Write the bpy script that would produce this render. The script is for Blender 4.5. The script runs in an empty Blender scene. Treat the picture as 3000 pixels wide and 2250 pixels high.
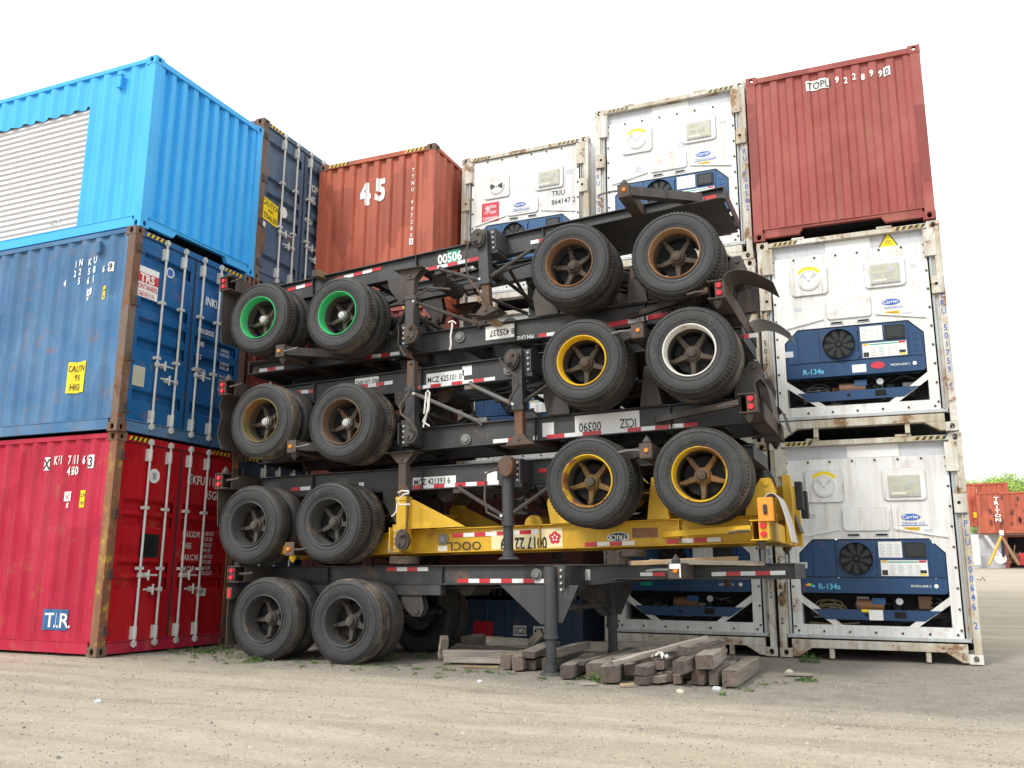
import bpy, bmesh, math, random
from mathutils import Vector, Matrix, noise
R = math.radians
random.seed(7)
sc = bpy.context.scene
# ---------------------------------------------------------------- camera
cam_d = bpy.data.cameras.new('camera'); cam = bpy.data.objects.new('camera', cam_d)
sc.collection.objects.link(cam); sc.camera = cam
cam_d.sensor_fit = 'HORIZONTAL'; cam_d.sensor_width = 36.0; cam_d.lens = 36.0*2613/3000
cam_d.clip_start = .1; cam_d.clip_end = 3000
cam.matrix_world = (Matrix.Translation((0, 0, 1.08)) @ Matrix.Rotation(.405, 4, 'Z') @
                    Matrix.Rotation(math.pi/2+.2086, 4, 'X') @ Matrix.Rotation(.0062, 4, 'Z'))
# ---------------------------------------------------------------- pixel of the photograph -> point on a vertical plane Y of the yard
_CM = (Matrix.Translation((0, 0, 1.08)) @ Matrix.Rotation(.405, 4, 'Z') @ Matrix.Rotation(math.pi/2+.2086, 4, 'X') @ Matrix.Rotation(.0062, 4, 'Z'))
def at(px, py, Y):
    d = _CM.to_3x3() @ Vector(((px-1500)/2613, (1125-py)/2613, -1)); t = Y/d.y
    return Vector((0, 0, 1.08))+d*t
# ---------------------------------------------------------------- sky and sun
SUN_EL, SUN_ROT = R(52), R(200)
world = bpy.data.worlds.new('World'); sc.world = world; world.use_nodes = True
nt = world.node_tree; nt.nodes.clear()
sky = nt.nodes.new('ShaderNodeTexSky'); sky.sky_type = 'NISHITA'; sky.sun_disc = False
sky.sun_elevation = SUN_EL; sky.sun_rotation = SUN_ROT; sky.dust_density = 4
mx = nt.nodes.new('ShaderNodeMixRGB'); mx.inputs[0].default_value = .86
mx.inputs[2].default_value = (10.9, 11.35, 11.25, 1)      # bright even cloud cover
bg = nt.nodes.new('ShaderNodeBackground'); bg.inputs[1].default_value = .1
wo = nt.nodes.new('ShaderNodeOutputWorld')
nt.links.new(sky.outputs[0], mx.inputs[1]); nt.links.new(mx.outputs[0], bg.inputs[0]); nt.links.new(bg.outputs[0], wo.inputs[0])
sun_d = bpy.data.lights.new('sun', 'SUN'); sun_d.energy = 1.5; sun_d.angle = R(14); sun_d.color = (1, .97, .92)
sun = bpy.data.objects.new('sun', sun_d); sc.collection.objects.link(sun)
sd = Vector((-.32, -.76, .80)).normalized()                 # towards the sun: behind the camera, high
sun.rotation_euler = sd.to_track_quat('Z', 'Y').to_euler()
sc.view_settings.view_transform = 'Standard'; sc.view_settings.look = 'None'
sc.view_settings.exposure = .62; sc.view_settings.gamma = 1
sc.render.engine = 'CYCLES'; sc.cycles.max_bounces = 6

# ---------------------------------------------------------------- materials
def lin(r, g, b):
    f = lambda c: ((c/255+.055)/1.055)**2.4 if c > 10 else c/255/12.92
    return (f(r), f(g), f(b), 1)
class NG:
    def __init__(s, name):
        s.m = bpy.data.materials.new(name); s.m.use_nodes = True; s.t = s.m.node_tree
        s.b = s.t.nodes['Principled BSDF']; s.tc = s.t.nodes.new('ShaderNodeTexCoord')
        oi = s.t.nodes.new('ShaderNodeObjectInfo')
        ad = s.t.nodes.new('ShaderNodeVectorMath'); ad.operation = 'ADD'
        sc_ = s.t.nodes.new('ShaderNodeMath'); sc_.operation = 'MULTIPLY'; sc_.inputs[1].default_value = 37.
        s.t.links.new(oi.outputs['Random'], sc_.inputs[0])
        s.t.links.new(s.tc.outputs['Object'], ad.inputs[0]); s.t.links.new(sc_.outputs[0], ad.inputs[1]); s.vec = ad.outputs[0]
    def map(s, scale):
        n = s.t.nodes.new('ShaderNodeMapping'); n.inputs['Scale'].default_value = scale; s.t.links.new(s.vec, n.inputs[0]); return n.outputs[0]
    def noise(s, sc_, det=6, ro=.6, vec=None, dist=0):
        n = s.t.nodes.new('ShaderNodeTexNoise'); n.inputs['Scale'].default_value = sc_; n.inputs['Detail'].default_value = det
        n.inputs['Roughness'].default_value = ro; n.inputs['Distortion'].default_value = dist
        s.t.links.new(vec or s.vec, n.inputs['Vector']); return n.outputs['Fac']
    def ramp(s, f, a, b, va=0., vb=1.):
        n = s.t.nodes.new('ShaderNodeMapRange'); n.inputs[1].default_value = a; n.inputs[2].default_value = b
        n.inputs[3].default_value = va; n.inputs[4].default_value = vb; s.t.links.new(f, n.inputs[0]); return n.outputs[0]
    def mul(s, a, b):
        n = s.t.nodes.new('ShaderNodeMath'); n.operation = 'MULTIPLY'
        for i, x in enumerate((a, b)):
            if isinstance(x, (int, float)): n.inputs[i].default_value = x
            else: s.t.links.new(x, n.inputs[i])
        return n.outputs[0]
    def mix(s, f, a, b, mode='MIX'):
        n = s.t.nodes.new('ShaderNodeMixRGB'); n.blend_type = mode
        for i, x in enumerate((f, a, b)):
            if isinstance(x, (int, float)): n.inputs[i].default_value = x
            elif isinstance(x, tuple): n.inputs[i].default_value = x
            else: s.t.links.new(x, n.inputs[i])
        return n.outputs[0]
    def bump(s, f, st, dist=.01):
        n = s.t.nodes.new('ShaderNodeBump'); n.inputs['Strength'].default_value = st; n.inputs['Distance'].default_value = dist
        s.t.links.new(f, n.inputs['Height']); s.t.links.new(n.outputs[0], s.b.inputs['Normal'])
    def out(s, col, rough):
        if isinstance(col, tuple): s.b.inputs['Base Color'].default_value = col
        else: s.t.links.new(col, s.b.inputs['Base Color'])
        if isinstance(rough, (int, float)): s.b.inputs['Roughness'].default_value = rough
        else: s.t.links.new(rough, s.b.inputs['Roughness'])
        return s.m
RUST1, RUST2 = (.17, .06, .022, 1), (.33, .15, .055, 1)
def paint(name, col, col2=None, fade=.6, rust=0., streak=.25, dirt=(.16, .12, .09, 1), rough=.5, bump=.12, rs=2.4, spec=.4, rust1=RUST1, rust2=RUST2, runs=0., patch=.0):
    g = NG(name)
    c2 = col2 or tuple(min(1, x*1.18+.01) for x in col[:3])+(1,)
    n1 = g.noise(1.3, 5, .62)
    c = g.mix(g.mul(g.ramp(n1, .36, .66), fade), col, c2)
    if streak:
        st = g.noise(1, 5, .62, g.map((9, 9, .7)))
        c = g.mix(g.mul(g.ramp(st, .48, .78), streak), c, dirt)
    if patch:
        vo = g.t.nodes.new('ShaderNodeTexVoronoi'); vo.inputs['Scale'].default_value = 1.3; g.t.links.new(g.map((1.6, 1.6, .7)), vo.inputs['Vector']); vo.distance = 'CHEBYCHEV'
        sp_ = g.t.nodes.new('ShaderNodeSeparateColor'); g.t.links.new(vo.outputs['Color'], sp_.inputs[0])
        c = g.mix(g.mul(g.ramp(sp_.outputs[0], .55, .9), patch), c, tuple(x*.62 for x in col[:3])+(1,)); c = g.mix(g.mul(g.ramp(sp_.outputs[1], .6, .95), patch*.7), c, tuple(min(1, x*1.25+.015) for x in col[:3])+(1,))
        sc2 = g.noise(1, 7, .75, g.map((5, 5, 26)), 1.2); c = g.mix(g.ramp(sc2, .70, .73, 0, .35), c, tuple(x*.4 for x in col[:3])+(1,))
    if runs:
        rn = g.noise(1, 7, .68, g.map((26, 26, .55))); rn2 = g.noise(2.2, 4, .6); c = g.mix(g.mul(g.mul(g.ramp(rn, .56, .70), g.ramp(rn2, .42, .6)), runs), c, rust2)
    n3 = g.noise(34, 3, .6)
    c = g.mix(g.mul(g.ramp(n3, .6, .78), .22), c, dirt)
    rg = g.ramp(n1, .3, .7, rough-.08, rough+.14)
    if rust:
        nr = g.noise(rs, 10, .68, dist=.3)
        p = .70-.26*rust
        m = g.ramp(nr, p, p+.035)
        nv = g.noise(9, 6, .65)
        rc = g.mix(g.ramp(nv, .35, .65), rust1, rust2)
        halo = g.mul(g.ramp(nr, p-.09, p), .35)
        c = g.mix(halo, c, rust2); c = g.mix(m, c, rc)
        st2 = g.noise(1, 6, .6, g.map((14, 14, .55)))
        c = g.mix(g.mul(g.ramp(st2, .55, .74), min(.8, rust*1.1)), c, rust2)
    g.bump(g.noise(28, 5, .6), bump, .006)
    g.b.inputs['Specular IOR Level'].default_value = spec
    return g.out(c, rg)
def plain(name, col, rough=.5, metal=0., var=.25, emit=0):
    g = NG(name); n = g.noise(7, 5, .6)
    c = g.mix(g.mul(g.ramp(n, .35, .7), var), col, tuple(x*.45 for x in col[:3])+(1,))
    g.b.inputs['Metallic'].default_value = metal
    return g.out(c, rough)
M = {}
M['sky'] = paint('sky_blue_paint', (.045, .40, .83, 1), (.065, .45, .86, 1), .5, 0, .05, rough=.4, bump=.05, spec=.35, patch=.12)
M['blue'] = paint('worn_blue_paint', (.050, .155, .32, 1), (.125, .235, .38, 1), .8, .12, .34, rough=.6, spec=.2, patch=.35, runs=.4)
M['bluedoor'] = paint('blue_door_paint', (.008, .10, .29, 1), (.018, .135, .34, 1), .5, .05, .16, rough=.45, spec=.25, patch=.3)
M['red'] = paint('faded_red_paint', (.42, .010, .042, 1), (.48, .035, .075, 1), .8, .13, .24, rough=.55, spec=.2, patch=.35, runs=.4)
M['reddoor'] = paint('red_door_paint', (.40, .005, .012, 1), (.46, .010, .020, 1), .5, .06, .14, rough=.4, spec=.25, patch=.3)
M['grey'] = paint('blue_grey_paint', (.055, .10, .165, 1), (.095, .15, .23, 1), .7, .12, .45, dirt=(.20,.22,.24,1), spec=.25, patch=.35, runs=.4)
M['orange'] = paint('orange_red_paint', (.40, .085, .045, 1), (.50, .14, .08, 1), .7, .14, .2, rough=.55, patch=.55, runs=.3)
M['maroon'] = paint('maroon_paint', (.29, .062, .055, 1), (.37, .12, .105, 1), .9, .13, .3, rough=.55, spec=.25, patch=.55, runs=.3)
M['dkmaroon'] = paint('dark_maroon_paint', (.10, .025, .022, 1), None, .6, .1, .3)
M['navy'] = paint('dark_navy_paint', (.02, .05, .10, 1), None, .6, .1, .3)
M['rustpost'] = paint('rusty_post', (.12, .075, .055, 1), (.19, .15, .13, 1), .9, .6, .5, rust1=(.13, .06, .035, 1), rust2=(.20, .10, .05, 1), rough=.8, bump=.4)
M['rustyel'] = paint('rusty_red_yellow_post', (.20, .075, .045, 1), (.26, .12, .06, 1), 1., .38, .4, rs=5, rust1=(.45, .26, .03, 1), rust2=(.42, .28, .06, 1), rough=.75, bump=.35)
M['white'] = paint('reefer_white', (.77, .775, .77, 1), (.67, .665, .64, 1), .9, .11, .42, runs=.75, dirt=(.30, .25, .17, 1), rough=.42, bump=.08)
M['whiterust'] = paint('rusty_white_frame', (.68, .67, .62, 1), (.46, .40, .29, 1), .9, .50, .75, dirt=(.20, .15, .10, 1), rough=.65, bump=.3, rs=2.9, rust1=(.16, .085, .05, 1), rust2=(.33, .20, .10, 1))
M['lgrey'] = paint('light_grey_panel', (.55, .57, .61, 1), (.47, .48, .51, 1), .6, .14, .25, dirt=(.25, .2, .15, 1), runs=.6)
M['steel'] = paint('pale_channel_steel', (.46, .49, .50, 1), None, .5, .2, .5, dirt=(.2, .17, .12, 1))
M['unit'] = paint('unit_blue', (.008, .045, .13, 1), (.016, .07, .17, 1), .6, .03, .12, rough=.4)
M['unitlt'] = paint('unit_faded_blue', (.014, .075, .20, 1), (.03, .115, .26, 1), .6, .03, .12, rough=.45)
M['bar'] = paint('lock_bar_zinc', (.60, .61, .60, 1), (.45, .45, .43, 1), .6, .2, .25, rough=.45)
M['chas'] = paint('chassis_charcoal', (.037, .038, .042, 1), (.066, .066, .069, 1), .8, .05, .22, dirt=(.09, .08, .07, 1), rough=.48, bump=.15, patch=.5, runs=.15)
M['chasd'] = paint('dusty_chassis_black', (.038, .036, .035, 1), (.080, .073, .067, 1), .9, .16, .35, dirt=(.13, .10, .075, 1), rough=.65, bump=.2, patch=.6, runs=.2)
M['brown'] = paint('rusty_brown_steel', (.055, .046, .040, 1), (.095, .075, .062, 1), .9, .4, .3, rough=.75, bump=.35, rust1=(.10, .05, .03, 1), rust2=(.16, .08, .045, 1))
M['yel'] = paint('yellow_paint', (.62, .36, .012, 1), (.68, .43, .05, 1), .8, .17, .28, dirt=(.3, .17, .04, 1), rough=.5, patch=.35, runs=.55)
M['hub'] = paint('greasy_hub', (.048, .038, .030, 1), (.085, .066, .05, 1), .9, .3, .2, rough=.7, bump=.35, rust1=(.08, .045, .028, 1), rust2=(.14, .08, .045, 1))
M['hubyel'] = paint('rusty_yellow_hub', (.070, .050, .035, 1), (.20, .12, .03, 1), .8, .6, .3, rough=.75, bump=.35)
M['cap'] = plain('worn_aluminium', (.45, .45, .44, 1), .38, .7)
for n, c, ru in (('rimgreen', (.03, .40, .13, 1), .05), ('rimyel', (.72, .42, .01, 1), .08), ('rimyel2', (.58, .37, .01, 1), .62), ('rimwhite', (.72, .70, .66, 1), .32),
                 ('rimrust', (.17, .09, .055, 1), .5), ('rimrust2', (.24, .14, .07, 1), .6), ('rimolive', (.12, .10, .04, 1), .4), ('rimbrown', (.11, .07, .045, 1), .35), ('rimdark', (.045, .05, .055, 1), .15)):
    M[n] = paint(n, c, None, .6, ru, .15, rough=.45, bump=.2)
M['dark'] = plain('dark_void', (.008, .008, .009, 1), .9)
M['gasket'] = plain('door_gasket', (.02, .02, .022, 1), .8)
M['twhite'] = paint('white_lettering', (.80, .80, .78, 1), (.72, .72, .70, 1), .5, 0, .08, rough=.5)
M['tblack'] = plain('black_lettering', (.02, .02, .022, 1), .5)
M['tblue'] = plain('blue_lettering', (.04, .13, .50, 1), .45)
M['tcyan'] = plain('cyan_lettering', (.12, .55, .80, 1), .45)
M['tred'] = plain('red_lettering', (.55, .03, .04, 1), .45)
M['decwhite'] = paint('white_decal', (.82, .82, .81, 1), (.74, .74, .72, 1), .4, 0, .08, rough=.4)
M['deccream'] = paint('cream_plate', (.78, .68, .40, 1), None, .3, 0, .1, rough=.4)
M['decyel'] = paint('yellow_decal', (.80, .60, .01, 1), None, .3, 0, .05, rough=.4)
M['decred'] = plain('red_decal', (.60, .02, .05, 1), .4)
M['decgreen'] = plain('green_decal', (.02, .36, .24, 1), .4)
M['decblack'] = plain('black_decal', (.012, .016, .018, 1), .35)
M['tir'] = plain('blue_plate', (.03, .13, .32, 1), .4)
M['tape_r'] = plain('red_reflective_tape', (.58, .02, .03, 1), .3)
M['tape_w'] = plain('white_reflective_tape', (.80, .80, .80, 1), .3, var=.12)
M['haz_y'] = plain('hazard_yellow', (.72, .46, .02, 1), .5)
M['haz_b'] = plain('hazard_black', (.02, .025, .02, 1), .5)
M['amber'] = plain('amber_lens', (.62, .20, .01, 1), .2, var=.1)
M['redlens'] = plain('red_lens', (.62, .01, .03, 1), .2, var=.1)
M['beige'] = plain('beige_controller', (.50, .49, .38, 1), .5, var=.2)
M['flap'] = paint('rubber_flap', (.05, .045, .04, 1), (.09, .075, .06, 1), .9, 0, .3, rough=.6)
M['flapw'] = paint('grey_plastic_flap', (.50, .49, .48, 1), (.40, .39, .38, 1), .6, 0, .25, rough=.45)
M['rope'] = plain('white_rope', (.72, .70, .66, 1), .8)
M['hose'] = plain('black_hose', (.02, .02, .022, 1), .45)
M['cable'] = plain('olive_cable', (.13, .11, .05, 1), .6)
M['shutter'] = paint('white_shutter', (.70, .69, .71, 1), (.63, .62, .65, 1), .4, 0, .08, rough=.35, bump=.04)
def tyre_mat():
    g = NG('worn_tyre_rubber'); n = g.noise(2.5, 6, .65); n2 = g.noise(18, 5, .6)
    c = g.mix(g.ramp(n, .35, .7), (.013, .014, .016, 1), (.033, .033, .034, 1))
    c = g.mix(g.mul(g.ramp(n2, .52, .75), .45), c, (.085, .07, .055, 1))
    g.bump(g.noise(60, 4, .6), .15, .003)
    return g.out(c, g.ramp(n, .3, .7, .5, .72))
M['tyre'] = tyre_mat()
M['galv'] = paint('dull_zinc_tube', (.17, .175, .18, 1), (.11, .105, .10, 1), .8, .25, .3)
M['haz_w'] = paint('worn_hazard_yellow', (.60, .42, .08, 1), (.5, .45, .32, 1), 1, .5, .5)
M['redrust'] = paint('red_brown_rust', (.15, .055, .03, 1), (.10, .07, .05, 1), 1, .55, .3, rough=.8, bump=.4, rust1=(.25, .08, .03, 1), rust2=(.20, .12, .08, 1))
M['lampgrey'] = plain('grey_lamp_lens', (.22, .23, .22, 1), .3)
M['hubdk'] = paint('dusty_dark_hub', (.055, .05, .045, 1), (.09, .08, .07, 1), .9, .1, .2, rough=.75, bump=.35)
def tyre_tread():
    g = NG('dusty_tyre_tread'); n = g.noise(4, 6, .65)
    c = g.mix(g.ramp(n, .35, .65), (.020, .019, .019, 1), (.062, .052, .043, 1))
    oi = g.t.nodes.new('ShaderNodeObjectInfo'); c = g.mix(g.mul(g.ramp(oi.outputs['Random'], .55, 1, 0, 1), g.ramp(n, .42, .6, .1, .9)), c, (.19, .15, .11, 1))
    g.bump(g.noise(50, 4, .6), .3, .004)
    return g.out(c, .8)
M['tread'] = tyre_tread()
def wood_mat(name, a, b, c3):
    g = NG(name)
    v = g.map((1.1, 14, 14)); n = g.noise(1.4, 7, .7, v, .4); n2 = g.noise(3, 4, .6)
    c = g.mix(g.ramp(n, .3, .7), a, b); c = g.mix(g.mul(g.ramp(n2, .45, .7), .55), c, c3)
    oi = g.t.nodes.new('ShaderNodeObjectInfo'); hs = g.t.nodes.new('ShaderNodeHueSaturation'); g.t.links.new(g.ramp(oi.outputs['Random'], 0, 1, .62, 1.35), hs.inputs['Value']); hs.inputs['Saturation'].default_value = 1.05; g.t.links.new(c, hs.inputs['Color']); c = hs.outputs[0]
    ck = g.noise(1.0, 6, .7, g.map((1.6, 30, 30))); c = g.mix(g.ramp(ck, .60, .66, 0, .75), c, (.03, .022, .018, 1))
    g.bump(n, .7, .012)
    return g.out(c, .85)
M['wood'] = wood_mat('weathered_timber', (.15, .128, .11, 1), (.42, .37, .315, 1), (.19, .165, .14, 1))
M['wood2'] = wood_mat('dark_timber', (.11, .093, .078, 1), (.29, .245, .20, 1), (.15, .15, .10, 1))
M['wood3'] = wood_mat('fresh_timber', (.30, .20, .11, 1), (.46, .34, .21, 1), (.24, .17, .1, 1))

M['endgrain'] = wood_mat('timber_end_grain', (.07, .052, .043, 1), (.17, .13, .105, 1), (.09, .075, .065, 1))
# ---------------------------------------------------------------- mesh helpers
col = sc.collection
class MB:
    def __init__(s): s.v = []; s.f = []; s.m = []
    def add(s, vs, fs, m=0, T=None):
        o = len(s.v); s.v += [tuple(T @ Vector(p)) if T else tuple(p) for p in vs]
        s.f += [tuple(o+i for i in f) for f in fs]; s.m += [m]*len(fs); return s
    def box(s, x0, x1, y0, y1, z0, z1, m=0, T=None):
        vs = [(x, y, z) for x in (x0, x1) for y in (y0, y1) for z in (z0, z1)]
        return s.add(vs, [(0, 1, 3, 2), (4, 6, 7, 5), (0, 4, 5, 1), (2, 3, 7, 6), (0, 2, 6, 4), (1, 5, 7, 3)], m, T)
    def prism(s, poly, axis, a0, a1, m=0, T=None):
        n = len(poly)
        def P(p, a): return {0: (a, p[0], p[1]), 1: (p[0], a, p[1]), 2: (p[0], p[1], a)}[axis]
        vs = [P(p, a0) for p in poly]+[P(p, a1) for p in poly]
        fs = [tuple(range(n)), tuple(range(2*n-1, n-1, -1))]+[(i, i+n, (i+1) % n+n, (i+1) % n) for i in range(n)]
        return s.add(vs, fs, m, T)
    def cyl(s, p0, p1, r, n=12, r2=None, m=0, T=None, cap=True):
        p0, p1 = Vector(p0), Vector(p1); d = (p1-p0).normalized(); r2 = r if r2 is None else r2
        a = d.orthogonal().normalized(); b = d.cross(a)
        vs = []
        for p, q in ((p0, r), (p1, r2)): vs += [p+q*(math.cos(t)*a+math.sin(t)*b) for t in [2*math.pi*(i+.5)/n for i in range(n)]]
        fs = [(i, (i+1) % n, (i+1) % n+n, i+n) for i in range(n)]
        if cap: fs += [tuple(range(n-1, -1, -1)), tuple(range(n, 2*n))]
        return s.add(vs, fs, m, T)
    def tube(s, pts, r, n=8, m=0, T=None):
        pts = [Vector(p) for p in pts]; vs = []; ref = None
        for i, p in enumerate(pts):
            d = (pts[min(i+1, len(pts)-1)]-pts[max(i-1, 0)]).normalized()
            a = (ref - ref.dot(d)*d).normalized() if ref is not None and (ref-ref.dot(d)*d).length > 1e-4 else d.orthogonal().normalized()
            ref = a; b = d.cross(a)
            vs += [p+r*(math.cos(2*math.pi*k/n)*a+math.sin(2*math.pi*k/n)*b) for k in range(n)]
        fs = []
        for i in range(len(pts)-1):
            fs += [(i*n+k, i*n+(k+1) % n, (i+1)*n+(k+1) % n, (i+1)*n+k) for k in range(n)]
        fs += [tuple(range(n-1, -1, -1)), tuple(range((len(pts)-1)*n, len(pts)*n))]
        return s.add(vs, fs, m, T)
    def lathe(s, prof, n=48, m=0, T=None, cx=0, cy=0, cz=0, mats=None):
        # prof: (radius, y) revolved about the y axis
        vs = []
        for r, y in prof: vs += [(cx+r*math.cos(2*math.pi*k/n), cy+y, cz+r*math.sin(2*math.pi*k/n)) for k in range(n)]
        for i in range(len(prof)-1):
            fs = [(i*n+k, (i+1)*n+k, (i+1)*n+(k+1) % n, i*n+(k+1) % n) for k in range(n)]
            if i == 0: s.add(vs, [], 0, T); o = len(s.v)-len(vs)
            s.f += [tuple(o+q for q in f) for f in fs]; s.m += [(mats[min(i, len(mats)-1)] if mats else m)]*len(fs)
        return s
    def build(s, name, mats, parent=None, smooth=False, bevel=0, auto=False):
        me = bpy.data.meshes.new(name); me.from_pydata(s.v, [], s.f)
        for mm in (mats if isinstance(mats, (list, tuple)) else [mats]): me.materials.append(M[mm] if isinstance(mm, str) else mm)
        me.polygons.foreach_set('material_index', s.m)
        bm = bmesh.new(); bm.from_mesh(me); bmesh.ops.recalc_face_normals(bm, faces=bm.faces); bm.to_mesh(me); bm.free()
        if smooth: me.polygons.foreach_set('use_smooth', [True]*len(me.polygons))
        me.update()
        o = bpy.data.objects.new(name, me); col.objects.link(o)
        if parent is not None: o.parent = parent
        if bevel:
            b = o.modifiers.new('bevel', 'BEVEL'); b.width = bevel; b.segments = 1 if bevel < .006 else 2; b.limit_method = 'ANGLE'
        if auto:
            try:
                me.set_sharp_from_angle(angle=R(38))
            except Exception: pass
        return o
def thing(name, label, cat, loc=(0, 0, 0), rz=0, group=None, mat=None):
    o = bpy.data.objects.new(name, None); col.objects.link(o)
    if mat is not None: o.matrix_world = mat
    else: o.location = loc; o.rotation_euler = (0, 0, rz)
    o.empty_display_size = .2
    o['label'] = label; o['category'] = cat
    if group: o['group'] = group
    return o
def tag(o, label, cat, group=None):
    o['label'] = label; o['category'] = cat
    if group: o['group'] = group
    return o
# a face frame: (u right, v up, d outwards) -> local coordinates
def F_end(W=2.438): return Matrix(((0, 0, 1, 0), (1, 0, 0, 0), (0, 1, 0, 0), (0, 0, 0, 1)))
def F_side(W=2.438): return Matrix(((1, 0, 0, 0), (0, 0, -1, -W/2), (0, 1, 0, 0), (0, 0, 0, 1)))

_tc = {}
def text_bm(s, size, sx=1., bold=0.):
    key = (s, round(size, 4), sx, bold)
    if key not in _tc:
        cu = bpy.data.curves.new('t', 'FONT'); cu.body = s; cu.size = size; cu.resolution_u = 2; cu.offset = bold*size
        cu.align_x = 'LEFT'; cu.align_y = 'BOTTOM_BASELINE'
        ob = bpy.data.objects.new('t', cu); col.objects.link(ob)
        dg = bpy.context.evaluated_depsgraph_get(); dg.update()
        me = bpy.data.meshes.new_from_object(ob.evaluated_get(dg))
        vs = [(v.co.x*sx, v.co.y, 0) for v in me.vertices]; fs = [tuple(p.vertices) for p in me.polygons]
        bpy.data.objects.remove(ob); bpy.data.curves.remove(cu); bpy.data.meshes.remove(me)
        _tc[key] = (vs, fs)
    return _tc[key]
def text(mb, s, size, u, v, d=.004, T=None, sx=.8, bold=.02, m=0, rot=0, center=False, prof=None, vertical=0):
    """lettering laid on a face; (u,v) is the lower left corner of the text; prof(u)->depth follows corrugations"""
    if vertical:
        for i, ch in enumerate(s):
            if ch != ' ': text(mb, ch, size, u, v-i*vertical, d, T, sx, bold, m, rot, True, prof)
        return
    vs, fs = text_bm(s, size*1.38, sx, bold)
    if not vs: return
    if center:
        w = max(p[0] for p in vs)+min(p[0] for p in vs); vs = [(p[0]-w/2, p[1], 0) for p in vs]
    c, sn = math.cos(rot), math.sin(rot)
    vs = [(u+c*p[0]-sn*p[1], v+sn*p[0]+c*p[1], 0) for p in vs]
    if prof:
        bm = bmesh.new(); bv = [bm.verts.new(p) for p in vs]
        for f in fs:
            try: bm.faces.new([bv[i] for i in f])
            except ValueError: pass
        lo, hi = min(p[0] for p in vs), max(p[0] for p in vs)
        for (bu, _) in prof:
            if lo < bu < hi: bmesh.ops.bisect_plane(bm, geom=bm.verts[:]+bm.edges[:]+bm.faces[:], plane_co=(bu, 0, 0), plane_no=(1, 0, 0))
        bm.verts.index_update()
        vs = [(q.co.x, q.co.y, interp(prof, q.co.x)+d+.009) for q in bm.verts]; fs = [tuple(q.index for q in f.verts) for f in bm.faces]; bm.free()
    else: vs = [(p[0], p[1], d) for p in vs]
    mb.add(vs, fs, m, T)
def interp(prof, x):
    for (a, da), (b, db) in zip(prof, prof[1:]):
        if a <= x <= b: return da+(db-da)*((x-a)/(b-a) if b > a else 0)
    return prof[0][1] if x < prof[0][0] else prof[-1][1]
def decal(mb, u0, u1, v0, v1, d, m=0, T=None, prof=None, skew=0):
    us = [u0]+[p[0] for p in (prof or []) if u0 < p[0] < u1]+[u1]; vs = []; fs = []
    for u in us:
        z = interp(prof, u)+.007 if prof else 0
        vs += [(u, v0+skew*(u-u0), z+d), (u, v1+skew*(u-u0), z+d)]
    fs = [(2*i, 2*i+2, 2*i+3, 2*i+1) for i in range(len(us)-1)]
    mb.add(vs, fs, m, T)
def corr(s0, s1, n, depth, fo=.27, fs=.23, d0=0.):
    """trapezoid corrugation profile: starts and ends on an outer flat"""
    p = (s1-s0)/(n+fo); out = []
    for i in range(n+1):
        a = s0+i*p; out += [(a, d0), (a+fo*p, d0)]
        if i < n: out += [(a+(fo+fs)*p, d0-depth), (a+(1-fs)*p, d0-depth)]
    return out
def corr_sheet(mb, prof, v0, v1, T, nv=14, dent=.003, seed=0, vfun=None, m=0):
    n = len(prof); vs = []
    for j in range(nv+1):
        for (u, d) in prof:
            v = v0+(v1-v0)*j/nv
            if vfun and j == 0: v = vfun(u)
            k = 0 if j in (0, nv) else dent*2*(noise.noise(Vector((u*1.7+seed, v*1.3, seed*.7)))+.5*noise.noise(Vector((u*5, v*4, seed))))
            vs.append((u, v, d+k))
    mb.add(vs, [(j*n+i, j*n+i+1, (j+1)*n+i+1, (j+1)*n+i) for j in range(nv) for i in range(n-1)], m, T)

def casting(mb, cx, cy, cz, lx, ly, lz, m=0):
    """steel corner casting with an oval hole in every face; (cx,cy,cz) is its centre"""
    h = (lx/2, ly/2, lz/2); N = 12
    for ax in range(3):
        a, b = [(1, 2), (0, 2), (0, 1)][ax]
        hw, hh = h[a], h[b]
        rw, rh = (.034, .046) if ax < 2 else (.05, .032)
        if ax == 0: rw, rh = .032, .042
        for sg in (-1, 1):
            for dep in (0,):
                oval, rect, inner = [], [], []
                for k in range(N):
                    t = 2*math.pi*(k+.5)/N; c, s = math.cos(t), math.sin(t)
                    sc2 = 1/max(abs(c), abs(s))
                    pr = (hw*c*sc2, hh*s*sc2)
                    po = (rw*c, rh*s)
                    def P(q, off):
                        r = [0, 0, 0]; r[a] = q[0]; r[b] = q[1]; r[ax] = sg*(h[ax]-off); return (cx+r[0], cy+r[1], cz+r[2])
                    rect.append(P(pr, 0)); oval.append(P(po, 0)); inner.append(P(po, .03))
                # exact corners
                vs = rect+oval+inner; fs = []
                for k in range(N):
                    j = (k+1) % N; fs += [(k, j, N+j, N+k), (N+k, N+j, 2*N+j, 2*N+k)]
                crn = []
                for su in (-1, 1):
                    for sv in (-1, 1):
                        r = [0, 0, 0]; r[a] = su*hw; r[b] = sv*hh; r[ax] = sg*h[ax]; crn.append((su, sv, (cx+r[0], cy+r[1], cz+r[2])))
                for su, sv, p in crn:
                    # the two rect samples beside this corner
                    best = sorted(range(N), key=lambda k: (Vector(rect[k])-Vector(p)).length)[:2]
                    vs.append(p); fs.append((best[0], best[1], len(vs)-1))
                mb.add(vs, fs, m)
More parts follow.
